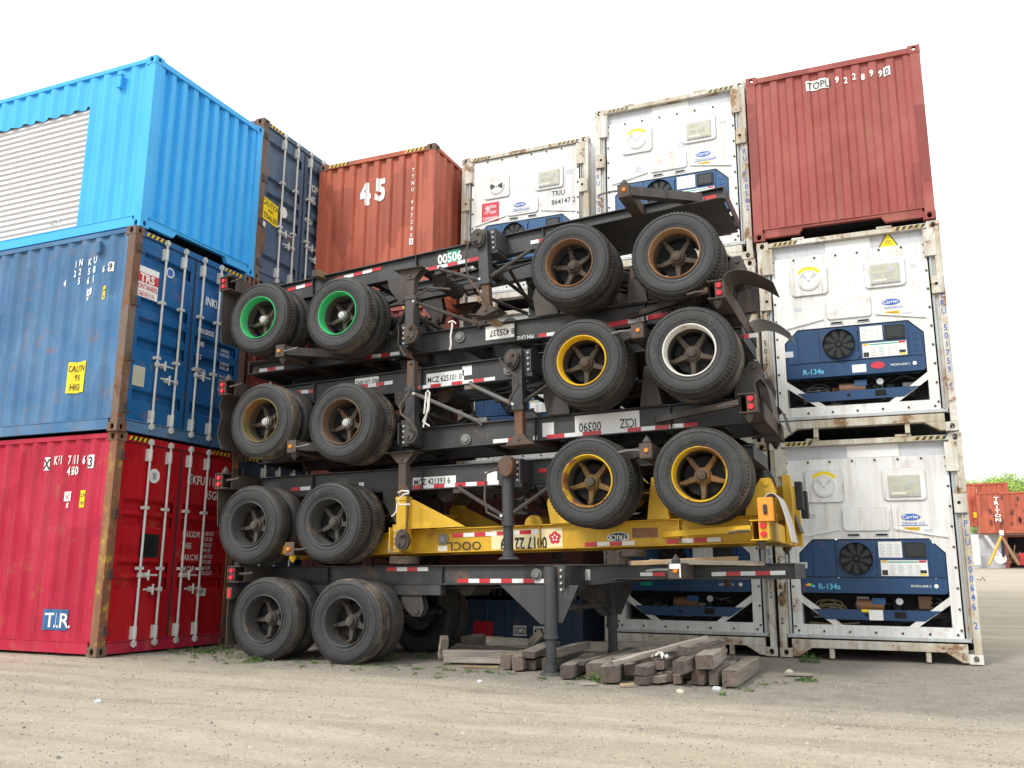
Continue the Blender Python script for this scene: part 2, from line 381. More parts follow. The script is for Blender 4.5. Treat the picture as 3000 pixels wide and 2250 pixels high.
def frame_parts(root, H, L, mats, W=2.438, base='E', hazards=True, gap=True, H_holes=True):
    """corner posts, castings, rails. mats: post, cast, rail, endrail"""
    post, cast, rail, endrail = mats
    hw = W/2
    for x in (-.089, -L+.089):
        for y in (-hw+.081, hw-.081):
            for z in (.059, H-.059): b = MB(); casting(b, x, y, z, .178, .162, .118); b.build('corner_casting', cast, root)
    for x, sx in ((-.006, -1), (-L+.006, 1)):
        for y, sy in ((-hw+.006, 1), (hw-.006, -1)):
            p = MB(); p.prism([(x, y), (x+sx*.13, y), (x+sx*.13, y+sy*.04), (x+sx*.05, y+sy*.13), (x, y+sy*.13)], 2, .118, H-.118)
            p.build('corner_post', post, root)
    for y, sy in ((-hw, 1), (hw, -1)):
        p = MB(); p.box(-L+.178, -.178, *sorted((y+sy*.012, y+sy*.075)), H-.075, H-.012); p.build('top_rail', rail, root)
        p = MB(); p.box(-L+.178, -.178, *sorted((y+sy*.012, y+sy*.06)), .03, .17); p.box(-L+.178, -.178, *sorted((y+sy*.005, y+sy*.05)), .172, .184); p.build('bottom_rail', rail, root)
    p = MB(); p.box(-L+.12, -.12, -hw+.08, hw-.08, H-.055, H-.03); p.build('roof', rail, root)
    p = MB(); p.box(-L+.1, -.08, -hw+.07, hw-.07, .15, .2); p.build('floor', 'dark', root)
def hazard(mb, u0, u1, v0, v1, T, d=.006, n=5):
    w = (u1-u0)/n
    for i in range(n):
        for k, mm in ((0, 0), (1, 1)):
            a = u0+i*w+k*w*.5
            vs = [(a, v0, d), (a+w*.5, v0, d), (a+w*.5+.03, v1, d), (a+.03, v1, d)]
            mb.add(vs, [(0, 1, 2, 3)], mm, T)
def dry_container(label, loc, rz, H, cols, end='corr', L=12.19, group=None, ncorr=9, enddepth=.045, seed=0, forks=False, side_n=None, side_hole=None, letters=None, haz=True, far=False, name='shipping_container', cat='shipping container'):
    """cols: side, end, post, cast, rail"""
    side, endm, post, cast, rail = cols
    root = thing(name, label, cat, loc, rz, group)
    W = 2.438; hw = W/2; E_ = F_end(); S_ = F_side()
    frame_parts(root, H, L, (post, cast, rail, rail))
    n = side_n or int(round((L-.3)/.278))
    prof = corr(-L+.14, -.14, n, .036, d0=-.02)
    b = MB()
    if side_hole:
        x0, x1, z0, z1 = side_hole
        pr = [p for p in prof if p[0] > x1]; pr = [(x1, interp(prof, x1))]+pr
        corr_sheet(b, pr, .18, H-.07, S_, seed=seed)
        pl = [p for p in prof if p[0] < x0]+[(x0, interp(prof, x0))]
        corr_sheet(b, pl, .18, H-.07, S_, seed=seed)
        pm = [(x0, interp(prof, x0))]+[p for p in prof if x0 < p[0] < x1]+[(x1, interp(prof, x1))]
        pm2 = []
        for (a, da), (c, dc) in zip(pm, pm[1:]): pm2 += [(a+(c-a)*k/3, da+(dc-da)*k/3) for k in range(3)]
        pm2.append(pm[-1])
        corr_sheet(b, pm2, z1, H-.07, S_, nv=5, seed=seed, vfun=lambda u: z1+.018*noise.noise(Vector((u*9, 3, 1)))+.012*math.sin(u*22.6))
    else: corr_sheet(b, prof, .18, H-.07, S_, seed=seed)
    b.build('side_wall', side, root)
    b = MB(); S2 = Matrix(((1, 0, 0, 0), (0, 0, 1, hw), (0, 1, 0, 0), (0, 0, 0, 1)))
    corr_sheet(b, prof, .18, H-.07, S2, nv=6, seed=seed+3); b.build('side_wall', side, root)
    b = MB(); b.box(-L+.03, -L+.05, -hw+.13, hw-.13, .12, H-.1); b.build('rear_wall', side, root)
    # end frame
    b = MB(); b.box(-.085, -.01, -hw+.162, hw-.162, H-.105, H-.018); b.build('end_header', endm, root, bevel=.004)
    b = MB()
    if forks:
        for a, c in ((-hw+.162, -.52), (.52, hw-.162)):
            s = 1 if a > 0 else -1
            if s < 0: b.prism([(a, .13), (a, .04), (c-.06, .04), (c, .13)], 0, -.08, -.012)
            else: b.prism([(a, .13), (a+.06, .04), (c, .04), (c, .13)], 0, -.08, -.012)
        b.box(-.08, -.012, -hw+.162, hw-.162, .13, .165)
    else: b.box(-.085, -.012, -hw+.162, hw-.162, .02, .16)
    b.box(-.09, .0, -hw+.15, hw-.15, .166, .18)
    b.build('end_sill', rail if end == 'door' else endm, root, bevel=.003)
    if haz:
        b = MB(); hazard(b, -hw+.2, -hw+.2+.42, H-.085, H-.03, E_, d=-.006); hazard(b, hw-.62, hw-.2, H-.085, H-.03, E_, d=-.006)
        b.build('hazard_stripe', ['haz_y', 'haz_b'], root)
    if end == 'corr':
        pe = corr(-hw+.13, hw-.13, ncorr, enddepth, .38, .12, d0=-.03)
        b = MB(); corr_sheet(b, pe, .178, H-.1, E_, seed=seed+9); b.build('end_wall', endm, root)
        root['_']=0; del root['_']
        return root, prof, pe
    return root, prof, None
def doors(root, H, mat, troughs, bars, skip=(), W=2.438, barm='bar'):
    """two leaves with pressed horizontal ribs, locking bars, handles, hinges"""
    hw = W/2; E_ = F_end(); z0, z1 = .17, H-.115
    for side in (-1, 1):
        u0, u1 = (-hw+.14, -.012) if side < 0 else (.012, hw-.14)
        b = MB(); d = -.03
        b.box(u0, u1, z0, z0+.1, d-.03, d, T=E_); b.box(u0, u1, z1-.1, z1, d-.03, d, T=E_)
        b.box(u0, u0+.085, z0+.1, z1-.1, d-.03, d, T=E_); b.box(u1-.085, u1, z0+.1, z1-.1, d-.03, d, T=E_)
        pr = [(z0+.1, 0)]
        for t in sorted(troughs):
            c = z0+(z1-z0)*t; pr += [(c-.085, 0), (c-.045, -.06), (c+.045, -.06), (c+.085, 0)]
        pr.append((z1-.1, 0)); vs = []
        nu = 8
        for v, dd in pr:
            for i in range(nu+1):
                u = u0+.085+(u1-u0-.17)*i/nu
                vs.append((u, v, d-.003+dd+.004*noise.noise(Vector((u*3, v*2, 4+side)))))
        b.add(vs, [(j*(nu+1)+i, j*(nu+1)+i+1, (j+1)*(nu+1)+i+1, (j+1)*(nu+1)+i) for j in range(len(pr)-1) for i in range(nu)], 0, E_)
        for u in (u0+.085, u1-.085):      # rib end cheeks
            for t in troughs:
                c = z0+(z1-z0)*t
                b.add([(u, c-.085, d), (u, c-.045, d-.063), (u, c+.045, d-.063), (u, c+.085, d)], [(0, 1, 2, 3)], 0, E_)
        leaf = b.build('door', mat, root)
        for u in bars[0 if side < 0 else 1]:
            p = MB(); p.cyl((u, z0-.03, .022), (u, z1+.03, .022), .017, 10, T=E_)
            for v in (z0+.1, z1-.14):
                p.box(u-.038, u+.038, v-.085, v+.085, -.03, .012, T=E_); p.cyl((u, v-.08, .022), (u, v+.08, .022), .028, 10, T=E_)
            for v in (z0+(z1-z0)*.36, z0+(z1-z0)*.67): p.box(u-.045, u+.045, v-.02, v+.02, -.03, .042, T=E_)
            for v in (z0-.04, z1+.035): p.box(u-.025, u+.025, v-.03, v+.03, -.008, .05, T=E_); p.cyl((u, v-.045, .022), (u, v+.045, .022), .021, 8, T=E_)
            p.build('locking_bar', barm, leaf, smooth=False)
        ub = bars[0 if side < 0 else 1]
        for k, (v, sx_) in enumerate(((1.02, 1), (.83, -1))):
            if side > 0 and k in skip: continue
            p = MB(); ua = ub[0] if sx_ > 0 else ub[1]
            p.box(min(ua, ua+sx_*.30), max(ua, ua+sx_*.30), v-.012, v+.012, .028, .045, T=E_)
            p.box(ua+sx_*.10, ua+sx_*.17, v-.035, v+.035, -.03, .03, T=E_) if sx_ > 0 else p.box(ua-.17, ua-.10, v-.035, v+.035, -.03, .03, T=E_)
            c = ua+sx_*.135; p.box(c-.012, c+.012, v-.07, v+.07, .03, .055, T=E_)
            p.box(ua-.03, ua+.03, v-.03, v+.03, -.0, .05, T=E_)
            p.build('door_handle', barm, leaf, bevel=.004)
        for v in (.32, z0+(z1-z0)*.33, z0+(z1-z0)*.63, H-.3):
            p = MB(); uu = side*(hw-.095); p.box(uu-.035, uu+.035, v-.055, v+.055, -.02, .012, T=E_); p.cyl((uu+side*.03, v-.06, .01), (uu+side*.03, v+.06, .01), .015, 8, T=E_)
            p.box(min(uu, uu-side*.12), max(uu, uu-side*.12), v-.05, v-.035, -.03, -.018, T=E_); p.build('door_hinge', 'brown', leaf)
    g = MB(); g.box(-.014, .014, z0, z1, -.045, -.022, T=E_); g.box(-hw+.128, hw-.128, z1, z1+.018, -.05, -.02, T=E_); g.box(-hw+.128, hw-.128, z0-.018, z0, -.05, -.02, T=E_)
    for s in (-1, 1): g.box(*sorted((s*(hw-.14), s*(hw-.128))), z0, z1, -.05, -.022, T=E_)
    g.build('door_gasket', 'gasket', root)
BARS = ([-.64, -.27], [.13, .50])
E_ = F_end(); S_ = F_side()
XL = -9.45; YC = 8.74+1.219
# ---- left stack, fronts facing the chassis
red, rp, _ = dry_container('red container at the foot of the left stack, blue plate on its side', (XL, YC, 0), 0, 2.896, ('red', 'reddoor', 'rustyel', 'rustpost', 'red'), 'door', seed=1)
doors(red, 2.896, 'reddoor', (.28, .36, .60, .68), BARS)
b = MB(); SX = -XL   # local x = world x + 9.45
for ch, zx, zy in (('K', 343, 243), ('F', 374, 242), ('I', 392, 241), ('7', 432, 240), ('1', 462, 240), ('1', 480, 239), ('1', 498, 239), ('6', 525, 239), ('9', 553, 238), ('4', 425, 312), ('5', 450, 312), ('6', 470, 311), ('0', 489, 311)):
    q = at(zx*.452, 1250+zy*.452, 8.74); text(b, ch, .12, q.x+9.45, q.z, prof=rp, T=S_, sx=.62, bold=.025, center=True)
text(b, '', .1, 0, 0); text(b, '87', .07, -.86, 1.90, prof=rp, T=S_)
b.build('lettering', 'twhite', red)
b = MB(); decal(b, -1.33, -1.225, 2.42, 2.60, .003, 0, S_, rp); decal(b, -.50, -.40, 2.42, 2.60, .003, 0, S_, rp); decal(b, -.91, -.75, 1.99, 2.12, .003, 0, S_, rp)
text(b, 'X', .14, -1.325, 2.44, .006, S_, .8, .02, 1, prof=rp); text(b, '3', .14, -.49, 2.44, .006, S_, .8, .02, 1, prof=rp); text(b, 'iC', .09, -.885, 2.01, .006, S_, .9, .0, 2, prof=rp)
b.build('code_sticker', ['decwhite', 'tblack', 'tred'], red)
b = MB(); decal(b, -.62, -.49, 1.90, 2.13, .003, 0, S_, rp); text(b, '2.9m', .055, -.61, 2.04, .006, S_, .75, .01, 1, prof=rp); text(b, "9'6\"", .055, -.60, 1.93, .006, S_, .75, .01, 1, prof=rp); b.build('height_sticker', ['decyel', 'tblack'], red)
b = MB(); decal(b, -1.02, -.61, .31, .575, .004, 0, S_, rp); text(b, 'T.I.R.', .19, -.98, .345, .007, S_, .78, .012, 1, prof=rp); b.build('customs_plate', ['tir', 'twhite'], red)
b = MB(); U = lambda Y: Y-YC
text(b, 'KFU', .13, U(10.21), 2.33, -.024, E_); text(b, '711169', .13, U(10.47), 2.33, -.024, E_); text(b, '45G0', .13, U(10.49), 2.13, -.024, E_)
for i, (s1, s2, s3) in enumerate((('MAX.G.W.', '30.480 KGS', '67.200 LBS'), ('TARE', '3.850 KGS', '8.490 LBS'), ('MAX.C.W.', '26.630 KGS', '58.710 LBS'), ('CU.CAP.', '76.4 CU.M.', '2.700 CU.FT.'))):
    v = 1.56-i*.165; text(b, s1, .085, U(10.10), v, -.024, E_, .68); text(b, s2, .058, U(10.50), v+.035, -.024, E_, .62, .012); text(b, s3, .058, U(10.50), v-.045, -.024, E_, .62, .012)
b.build('lettering', 'twhite', red)
b = MB(); decal(b, U(9.315), U(9.66), 1.255, 1.57, -.024, 0, E_); b.build('black_patch', 'decblack', red)
b = MB(); decal(b, U(10.11), U(10.20), 2.32, 2.47, -.024, 0, E_); text(b, 'X', .12, U(10.115), 2.335, -.021, E_, .8, .02, 1)
decal(b, U(10.46), U(10.66), .72, .83, -.024, 0, E_); text(b, 'J. ACEP.', .045, U(10.47), .765, -.021, E_, .7, .01, 1)
b.cyl((U(9.47), 2.37, -.03), (U(9.47), 2.37, -.024), .10, 20, m=0, T=E_); text(b, 'III', .10, U(9.47), 2.32, -.021, E_, .7, .01, 1, center=True)
b.build('door_sticker', ['decwhite', 'tblack'], red)

blue, bp, _ = dry_container('worn mid blue container with TRS sticker, directly under the sky blue one', (XL+.02, YC-.05, 2.9), 0, 2.893, ('blue', 'bluedoor', 'rustpost', 'rustpost', 'blue'), 'door', seed=5)
doors(blue, 2.893, 'bluedoor', (.14, .42, .53, .64, .89), BARS, skip=(1,))
b = MB()
fl_ = [(bp[i][0]+bp[i+1][0])/2 for i in range(len(bp)-1) if abs(bp[i][1]-bp[i+1][1]) < 1e-6]; lastv, lastu = 0, -9
for s, u, v in (('I', -1.20, 5.33), ('N', -1.02, 5.33), ('K', -.92, 5.33), ('U', -.76, 5.33), ('2', -1.22, 5.19), ('2', -1.05, 5.19), ('5', -.95, 5.19), ('8', -.78, 5.19), ('6', -.68, 5.19), ('2', -.54, 5.19), ('4', -1.24, 5.05), ('5', -1.08, 5.05), ('6', -.98, 5.05), ('1', -.80, 5.05)):
    lastu = lastu if v == lastv else -9; lastv = v; uu = min([q for q in fl_ if q > lastu+.05], key=lambda q: abs(q-u-.03)); lastu = uu; text(b, s, .10, uu, v-2.9, prof=bp, T=S_, sx=.66, bold=.03, center=True)
text(b, '87', .06, -.86, 4.80-2.9, prof=bp, T=S_)
b.build('lettering', 'twhite', blue)
b = MB(); decal(b, -.46, -.38, 2.27, 2.41, .003, 0, S_, bp); text(b, '9', .105, -.45, 2.29, .006, S_, .75, .02, 1, prof=bp); decal(b, -.87, -.74, 1.97, 2.07, .003, 0, S_, bp); text(b, 'iC', .075, -.85, 1.985, .006, S_, .9, .0, 2, prof=bp)
b.build('code_sticker', ['decwhite', 'tblack', 'tblue'], blue)
b = MB(); decal(b, -.565, -.475, 1.88, 2.07, .003, 0, S_, bp); text(b, '2.9m', .045, -.56, 1.99, .006, S_, .7, .01, 1, prof=bp); text(b, "9'6", .05, -.555, 1.90, .006, S_, .75, .01, 1, prof=bp); b.build('height_sticker', ['decyel', 'tblack'], blue)
b = MB(); decal(b, -1.03, -.70, .57, 1.01, .003, 0, S_, bp)
for s, v in (('CAUTIN', .87), ("9'6", .745), ('HIGH', .61)): text(b, s, .095, -.865, v, .006, S_, .62, .008, 1, prof=bp, center=True)
b.build('caution_sticker', ['decyel', 'tblack'], blue)
b = MB(); u0, u1 = U(8.835), U(9.255)
decal(b, u0, u1, 1.92, 2.36, -.024, 0, E_); decal(b, u0, u1, 2.13, 2.27, -.022, 1, E_)
text(b, 'TRS', .115, (u0+u1)/2, 2.145, -.020, E_, 1.0, .035, 0, center=True); text(b, 'CONTAINERS', .075, (u0+u1)/2, 2.035, -.020, E_, .62, .01, 1, center=True)
text(b, 'www.shippingcontainers.com', .024, (u0+u1)/2, 1.985, -.020, E_, .7, .0, 1, center=True); text(b, '1-800-969-2174', .045, (u0+u1)/2, 1.935, -.020, E_, .75, .01, 1, center=True)
b.build('hire_company_sticker', ['decwhite', 'tred'], blue)
b = MB(); text(b, 'INKU', .13, U(10.21), 5.06-2.9, -.024, E_, .75)
for i, (s1, s2, s3) in enumerate((('MAX.GROSS', '', ''), ('TARE', '3.900 KG', '8.600 LBS'), ('NET', '26.580 KG', '58.600 LBS'), ('CU.CAR.', '76.4 CU.M', '2.700 CU.FT'))):
    v = 4.60-2.9-i*.205; text(b, s1, .075, U(10.10), v, -.024, E_, .62)
    if s2: text(b, s2, .05, U(10.62), v+.02, -.024, E_, .7, .01); text(b, s3, .05, U(10.62), v-.05, -.024, E_, .7, .01)
b.build('lettering', 'twhite', blue)
b = MB(); decal(b, U(8.945), U(9.16), .66, .94, -.024, 0, E_); b.build('data_plate', 'beige', blue)
b = MB(); b.cyl((U(9.46), 2.42, -.03), (U(9.46), 2.42, -.024), .075, 20, T=E_); b.cyl((U(9.46), 2.42, -.03), (U(9.46), 2.42, -.0225), .058, 20, T=E_, m=1); decal(b, U(10.62), U(10.86), .90, .94, -.024, 0, E_); b.build('door_sticker', ['decwhite', 'tblue'], blue)

skyc, sp, spe = dry_container('bright sky blue container with a white roller shutter in its side', (XL+.02, YC+.01, 5.805), 0, 2.655, ('sky',)*5, 'corr', ncorr=9, seed=9, enddepth=.065, side_hole=(-5.0, -1.27, .20, 2.09), haz=False, forks=True)
b = MB(); nz = 22; pr = []
for i in range(nz):
    z = .20+i*(1.93/nz); h = 1.93/nz; pr += [(z, 0), (z+h*.06, .034), (z+h*.55, .026), (z+h*.80, .0)]
pr.append((2.15, 0)); vs = []
for v, d in pr: vs += [(-5.0, v, -.10+d), (-1.22, v, -.10+d)]
b.add(vs, [(2*i, 2*i+1, 2*i+3, 2*i+2) for i in range(len(pr)-1)], 0, S_)
b.box(-5.0, -1.25, .17, .23, -.10, -.05, T=S_); sh = b.build('roller_shutter', 'shutter', skyc)
b = MB()
for u in (-1.75, -3.3): b.box(u-.13, u+.02, .30, .33, -.09, -.065, T=S_); b.tube([(u-.1, .32, -.06), (u-.05, .37, -.05), (u+.05, .36, -.05), (u+.09, .32, -.06)], .008, 6, T=S_)
b.build('shutter_latch', 'bar', sh)
b = MB(); b.box(-.70, -.63, 2.26, 2.46, -.02, .035, T=S_); b.box(-.715, -.615, 2.455, 2.475, -.02, .045, T=S_); b.build('air_vent', 'sky', skyc, bevel=.006)
b = MB(); b.box(-.70, -.63, 5.46-2.9, 5.64-2.9, -.02, .03, T=S_); b.build('air_vent', 'blue', blue, bevel=.006)

# second column of the left row, behind
gy = 11.2+1.219
grey, gp, _ = dry_container('blue-grey container with yellow CAUTION TRAILER sticker, behind the sky blue one', (XL, gy, 5.80), 0, 2.896, ('grey', 'grey', 'rustpost', 'rustpost', 'grey'), 'door', seed=13)
doors(grey, 2.896, 'grey', (.10, .42, .53, .64, .89), BARS)
b = MB(); U = lambda Y: Y-gy
decal(b, U(11.35), U(11.75), 1.13, 1.52, -.0235, 0, E_, skew=-.12)
for s, v, z in (('CAUTION', 1.39, .10), ('HIGH', 1.30, .06), ('TRAILER', 1.16, .10)): text(b, s, z, U(11.55), v-.02, -.021, E_, .72, .012, 1, center=True, rot=-.12)
b.build('caution_sticker', ['decyel', 'tblack'], grey)
b = MB(); b.cyl((U(11.90), 1.43, -.03), (U(11.90), 1.43, -.024), .10, 20, T=E_); decal(b, U(11.27), U(11.44), .98, 1.08, -.024, 0, E_); text(b, 'J. ACEP.', .03, U(11.29), 1.03, -.021, E_, .7, .0, 1)
b.build('door_sticker', ['decwhite', 'tblack'], grey)
b = MB(); decal(b, U(11.27), U(11.45), .50, .92, -.024, 0, E_); b.build('data_plate', 'rimbrown', grey)
b = MB(); text(b, 'TOPU', .14, U(12.56), 2.15, -.024, E_); text(b, '545', .14, U(12.56), 1.92, -.024, E_); text(b, '45G1', .10, U(12.50), 1.5, -.024, E_); b.build('lettering', 'twhite', grey)
mar, _, _ = dry_container('dark maroon container behind the blue one, mostly hidden by the chassis', (XL, gy, 2.9), 0, 2.896, ('dkmaroon', 'dkmaroon', 'dkmaroon', 'rustpost', 'dkmaroon'), 'door', seed=14)
doors(mar, 2.896, 'maroon', (.14, .32, .42, .53, .64, .75, .89), BARS)
nav, _, _ = dry_container('dark navy container on the ground behind the red one', (XL, gy, 0), 0, 2.896, ('navy', 'navy', 'navy', 'rustpost', 'navy'), 'door', seed=15)
doors(nav, 2.896, 'navy', (.14, .42, .64, .89), BARS)

# ---- back row, ends facing the yard
RZ = -math.pi/2
def backpos(x0, Y, z): return (x0+1.219, Y, z)
ttn, _, tpe = dry_container('orange-red container with a big white 45, beside the blue-grey one', backpos(-9.42, 12.79, 5.60), RZ, 2.896, ('orange', 'orange', 'orange', 'rustpost', 'orange'), 'corr', seed=21, ncorr=8)
c0 = -9.38+1.219; U = lambda X: X-c0
b = MB(); text(b, '4', .40, U(-8.47), 1.98, .004, E_, .72, .05, prof=tpe, rot=.06); text(b, '5', .40, U(-8.16), 2.03, .004, E_, .72, .05, prof=tpe)
uf = [(tpe[i][0]+tpe[i+1][0])/2 for i in range(0, len(tpe)-1, 4)]; uf = min(uf, key=lambda q: abs(q-U(-7.42)))
text(b, 'TTNU 997280', .078, uf, 2.42, .004, E_, .75, .02, prof=tpe, vertical=.122)
b.build('lettering', 'twhite', ttn)
b = MB(); decal(b, uf-.04, uf+.04, 1.06, 1.18, .004, 0, E_, tpe); text(b, '3', .075, uf, 1.085, .007, E_, .8, .01, 1, prof=tpe, center=True); b.build('check_digit', ['decwhite', 'orange'], ttn)
m2, _, _ = dry_container('rust brown container under the orange-red one, glimpsed between the chassis', backpos(-9.38, 12.80, 2.70), RZ, 2.896, ('maroon', 'maroon', 'maroon', 'rustpost', 'maroon'), 'corr', seed=22)
m3, _, _ = dry_container('dark brown container at the bottom of the back row beside the navy one', backpos(-9.38, 12.80, 0), RZ, 2.695, ('dkmaroon', 'dkmaroon', 'dkmaroon', 'rustpost', 'dkmaroon'), 'corr', seed=23)
top, _, ppe = dry_container('maroon container with TOPU 922899 lettering on top of the right stack', backpos(-1.63, 12.80, 5.86), RZ, 2.645, ('maroon', 'maroon', 'maroon', 'maroon', 'maroon'), 'corr', seed=24, ncorr=9, enddepth=.03, forks=True, haz=False)
c0 = -1.63+1.219; U = lambda X: X-c0
b = MB(); decal(b, U(-.76), U(-.44), 2.26, 2.42, .004, 0, E_, ppe); text(b, 'TOPU', .115, U(-.745), 2.28, .007, E_, .8, .012, 1, prof=ppe)
decal(b, U(.31), U(.40), 2.27, 2.41, .004, 0, E_, ppe); text(b, '0', .10, U(.325), 2.285, .007, E_, .8, .012, 1, prof=ppe)
for i, ch in enumerate('922899'): text(b, ch, .10, U(-.32)+i*.118-.03, 2.30-.018*(i % 2), .004, E_, .8, .03, prof=ppe)
b.build('lettering', ['twhite', 'tblack'], top)
# flat racks under the middle reefer
fr = thing('flat_rack', 'dark navy flat rack with SCZU 482 sign on the ground behind the timber', 'flat rack', backpos(-6.86, 13.05, 0), RZ)
b = MB(); b.box(-6, 0, -1.219, 1.219, .02, .66); [b.box(0, .015, -1.1+i*.36, -1.06+i*.36, .04, .64) for i in range(7)]; b.build('rack_base', 'navy', fr, bevel=.006)
b = MB(); casting(b, -.085, -1.14, .72, .17, .16, .12); casting(b, -.085, 1.14, .72, .17, .16, .12); b.build('corner_casting', 'navy', fr)
b = MB(); c0 = -6.86+1.219
for s, x in (('SCZU', -5.54), ('482', -5.21)):
    decal(b, x-c0, x-c0+(.22 if s == 'SCZU' else .19), .14, .29, .018, 0, E_); text(b, s, .105, x-c0+.012, .165, .021, E_, .72, .012, 1)
b.build('code_plate', ['decwhite', 'tblack'], fr)
b = MB(); decal(b, -6.22-c0, -5.88-c0, .10, .34, .018, 0, E_); b.build('red_sticker', 'decred', fr)
fr2 = thing('flat_rack', 'dark maroon folded flat rack lying on the navy flat rack', 'flat rack', backpos(-6.86, 13.05, .78), RZ)
b = MB(); b.box(-6, 0, -1.219, 1.219, .16, 1.83); b.prism([(-1.0, .16), (-.9, .02), (-.75, .02), (-.65, .16)], 0, -.5, 0); b.build('folded_end', 'dkmaroon', fr2, bevel=.006)
b = MB(); [casting(b, -.085, s*1.14, z, .17, .16, .12) for s in (-1, 1) for z in (.06, 1.77)]; b.build('corner_casting', 'dkmaroon', fr2)
b = MB(); decal(b, .1, .32, 1.2, 1.45, .004, 0, E_); decal(b, .95, 1.15, 1.22, 1.45, .004, 0, E_); b.build('pale_sticker', 'beige', fr2)

# ---------------------------------------------------------------- refrigerated containers
def rrect(cx, cy, w, h, r, n=4):
    out = []
    for (sx, sy, a0) in ((1, 1, 0), (-1, 1, 90), (-1, -1, 180), (1, -1, 270)):
        for k in range(n+1):
            a = R(a0+90*k/n); out.append((cx+sx*(w/2-r)+r*math.cos(a), cy+sy*(h/2-r)+r*math.sin(a)))
    return out
def face_prism(mb, poly, d0, d1, m=0): mb.prism(poly, 2, d0, d1, m, T=E_)
def reefer(label, loc, H=2.896, style=0, code='', L=12.19, side_letters=None, seed=0):
    rz = RZ; root = thing('refrigerated_container', label, 'refrigerated container', loc, rz, 'white refrigerated containers')
    W = 2.438; hw = W/2; k = H/2.896
    for x in (-.089, -L+.089):
        for y in (-hw+.081, hw-.081):
            for z in (.059, H-.059): b = MB(); casting(b, x, y, z, .178, .162, .118); b.build('corner_casting', 'whiterust', root)
    for sy in (-1, 1):
        p = MB(); p.box(-.15, 0, *sorted((sy*(hw-.006), sy*(hw-.095))), .118, H-.118); p.box(-.15, -.03, *sorted((sy*(hw-.095), sy*(hw-.12))), .25, H-.5)
        p.build('corner_post', 'whiterust', root, bevel=.006)
        p = MB(); p.box(-.15, -.045, *sorted((sy*(hw-.12), sy*(hw-.19))), .30, H-.35); p.box(-.1, -.02, *sorted((sy*(hw-.145), sy*(hw-.16))), .30, H-.35); p.build('inner_channel', 'steel', root)
        p = MB(); p.box(-.12, .012, *sorted((sy*(hw-.07), sy*(hw-.22))), H-.50, H-.118); p.build('upper_gusset', 'whiterust', root)
        p = MB(); p.box(-.10, .03, *sorted((sy*(hw-.02), sy*(hw-.17))), 1.86*k, 2.10*k); p.cyl((.03, sy*(hw-.11), 1.99*k), (.036, sy*(hw-.11), 1.99*k), .022, 10, m=1); p.build('cable_box', ['whiterust', 'dark'], root, bevel=.008)
        p = MB(); p.box(-L+.15, -.15, *sorted((sy*(hw-.01), sy*(hw-.06))), .12, H-.02); p.build('side_wall', 'white', root)
    p = MB(); p.box(-L+.15, -.15, -hw+.06, hw-.06, H-.06, H-.03); p.build('roof', 'white', root)
    p = MB(); p.box(-L+.02, -L+.06, -hw+.1, hw-.1, .1, H-.1); p.build('rear_wall', 'white', root)
    p = MB(); p.box(-.12, -.005, -hw+.162, hw-.162, H-.09, H-.02)
    if style != 3: p.box(-.1, .0, -.72, -.55, H-.02, H+.012); p.box(-.1, .0, .42, .62, H-.02, H+.012)
    p.build('top_rail', 'whiterust', root, bevel=.004)
    p = MB(); hazard(p, -hw+.2, -hw+.55, H-.078, H-.03, E_, d=-.002, n=5); hazard(p, hw-.6, hw-.2, H-.078, H-.03, E_, d=-.002, n=5); p.build('hazard_stripe', ['haz_w', 'haz_b'], root)
    # recessed band
    ztop = 2.62*k if style != 3 else H-.10
    p = MB(); p.box(-.14, -.09, -hw+.12, hw-.12, ztop-.05, H-.09); p.build('upper_band', 'lgrey', root)
    if style != 3:
        p = MB(); u = (-.27, .32) if style in (1, 2) else (-.2, .45); decal(p, u[0], u[1], ztop+.01, H-.10, -.087, 0, E_); p.build('painted_patch', 'decwhite', root)
    if style == 1:
        p = MB(); p.prism([(.42, ztop-.01), (.70, ztop-.01), (.56, ztop+.23)], 2, -.08, -.076, 1, T=E_); p.prism([(.445, ztop+.005), (.675, ztop+.005), (.56, ztop+.20)], 2, -.08, -.074, 0, T=E_)
        text(p, 'HIGH', .03, .56, ztop+.07, -.072, E_, .8, .0, 1, center=True); text(p, 'VOLTAGE', .02, .56, ztop+.04, -.072, E_, .8, .0, 1, center=True); p.build('warning_sign', ['decyel', 'tblack'], root)
    # front panel with unit opening: build around the opening polygon
    x1 = hw-.17; d = -.045
    zb, zt = .30*k, ztop
    ou, cu_ = .905, .72       # opening half width, chamfer half width
    z_lo, z_c, z_hi = .43*k, 1.36*k, 1.545*k
    p = MB()
    face_prism(p, [(-x1, z_hi), (x1, z_hi), (x1, zt), (-x1, zt)], d-.03, d)
    for s in (-1, 1):
        face_prism(p, [(s*x1, z_c), (s*x1, z_hi), (s*cu_, z_hi), (s*ou, z_c)], d-.03, d)
        face_prism(p, [(s*x1, zb), (s*x1, z_c), (s*ou, z_c), (s*ou, zb)], d-.03, d)
    face_prism(p, [(-ou, zb), (ou, zb), (ou, z_lo), (-ou, z_lo)], d-.03, d)
    fp = p.build('front_panel', 'white', root)
    p = MB()
    bolts = [(-x1+.05+i*(2*x1-.1)/7, zt-.035) for i in range(8)]+[(-x1+.09+i*(2*x1-.18)/6, zb+.045) for i in range(7)]
    for s in (-1, 1): bolts += [(s*(x1-.045), zb+.1+i*(zt-zb-.25)/8) for i in range(9)]
    for u, v in bolts: p.cyl((u, v, d), (u, v, d+.016), .017, 6, r2=.014, T=E_)
    p.build('panel_bolts', 'brown', fp)
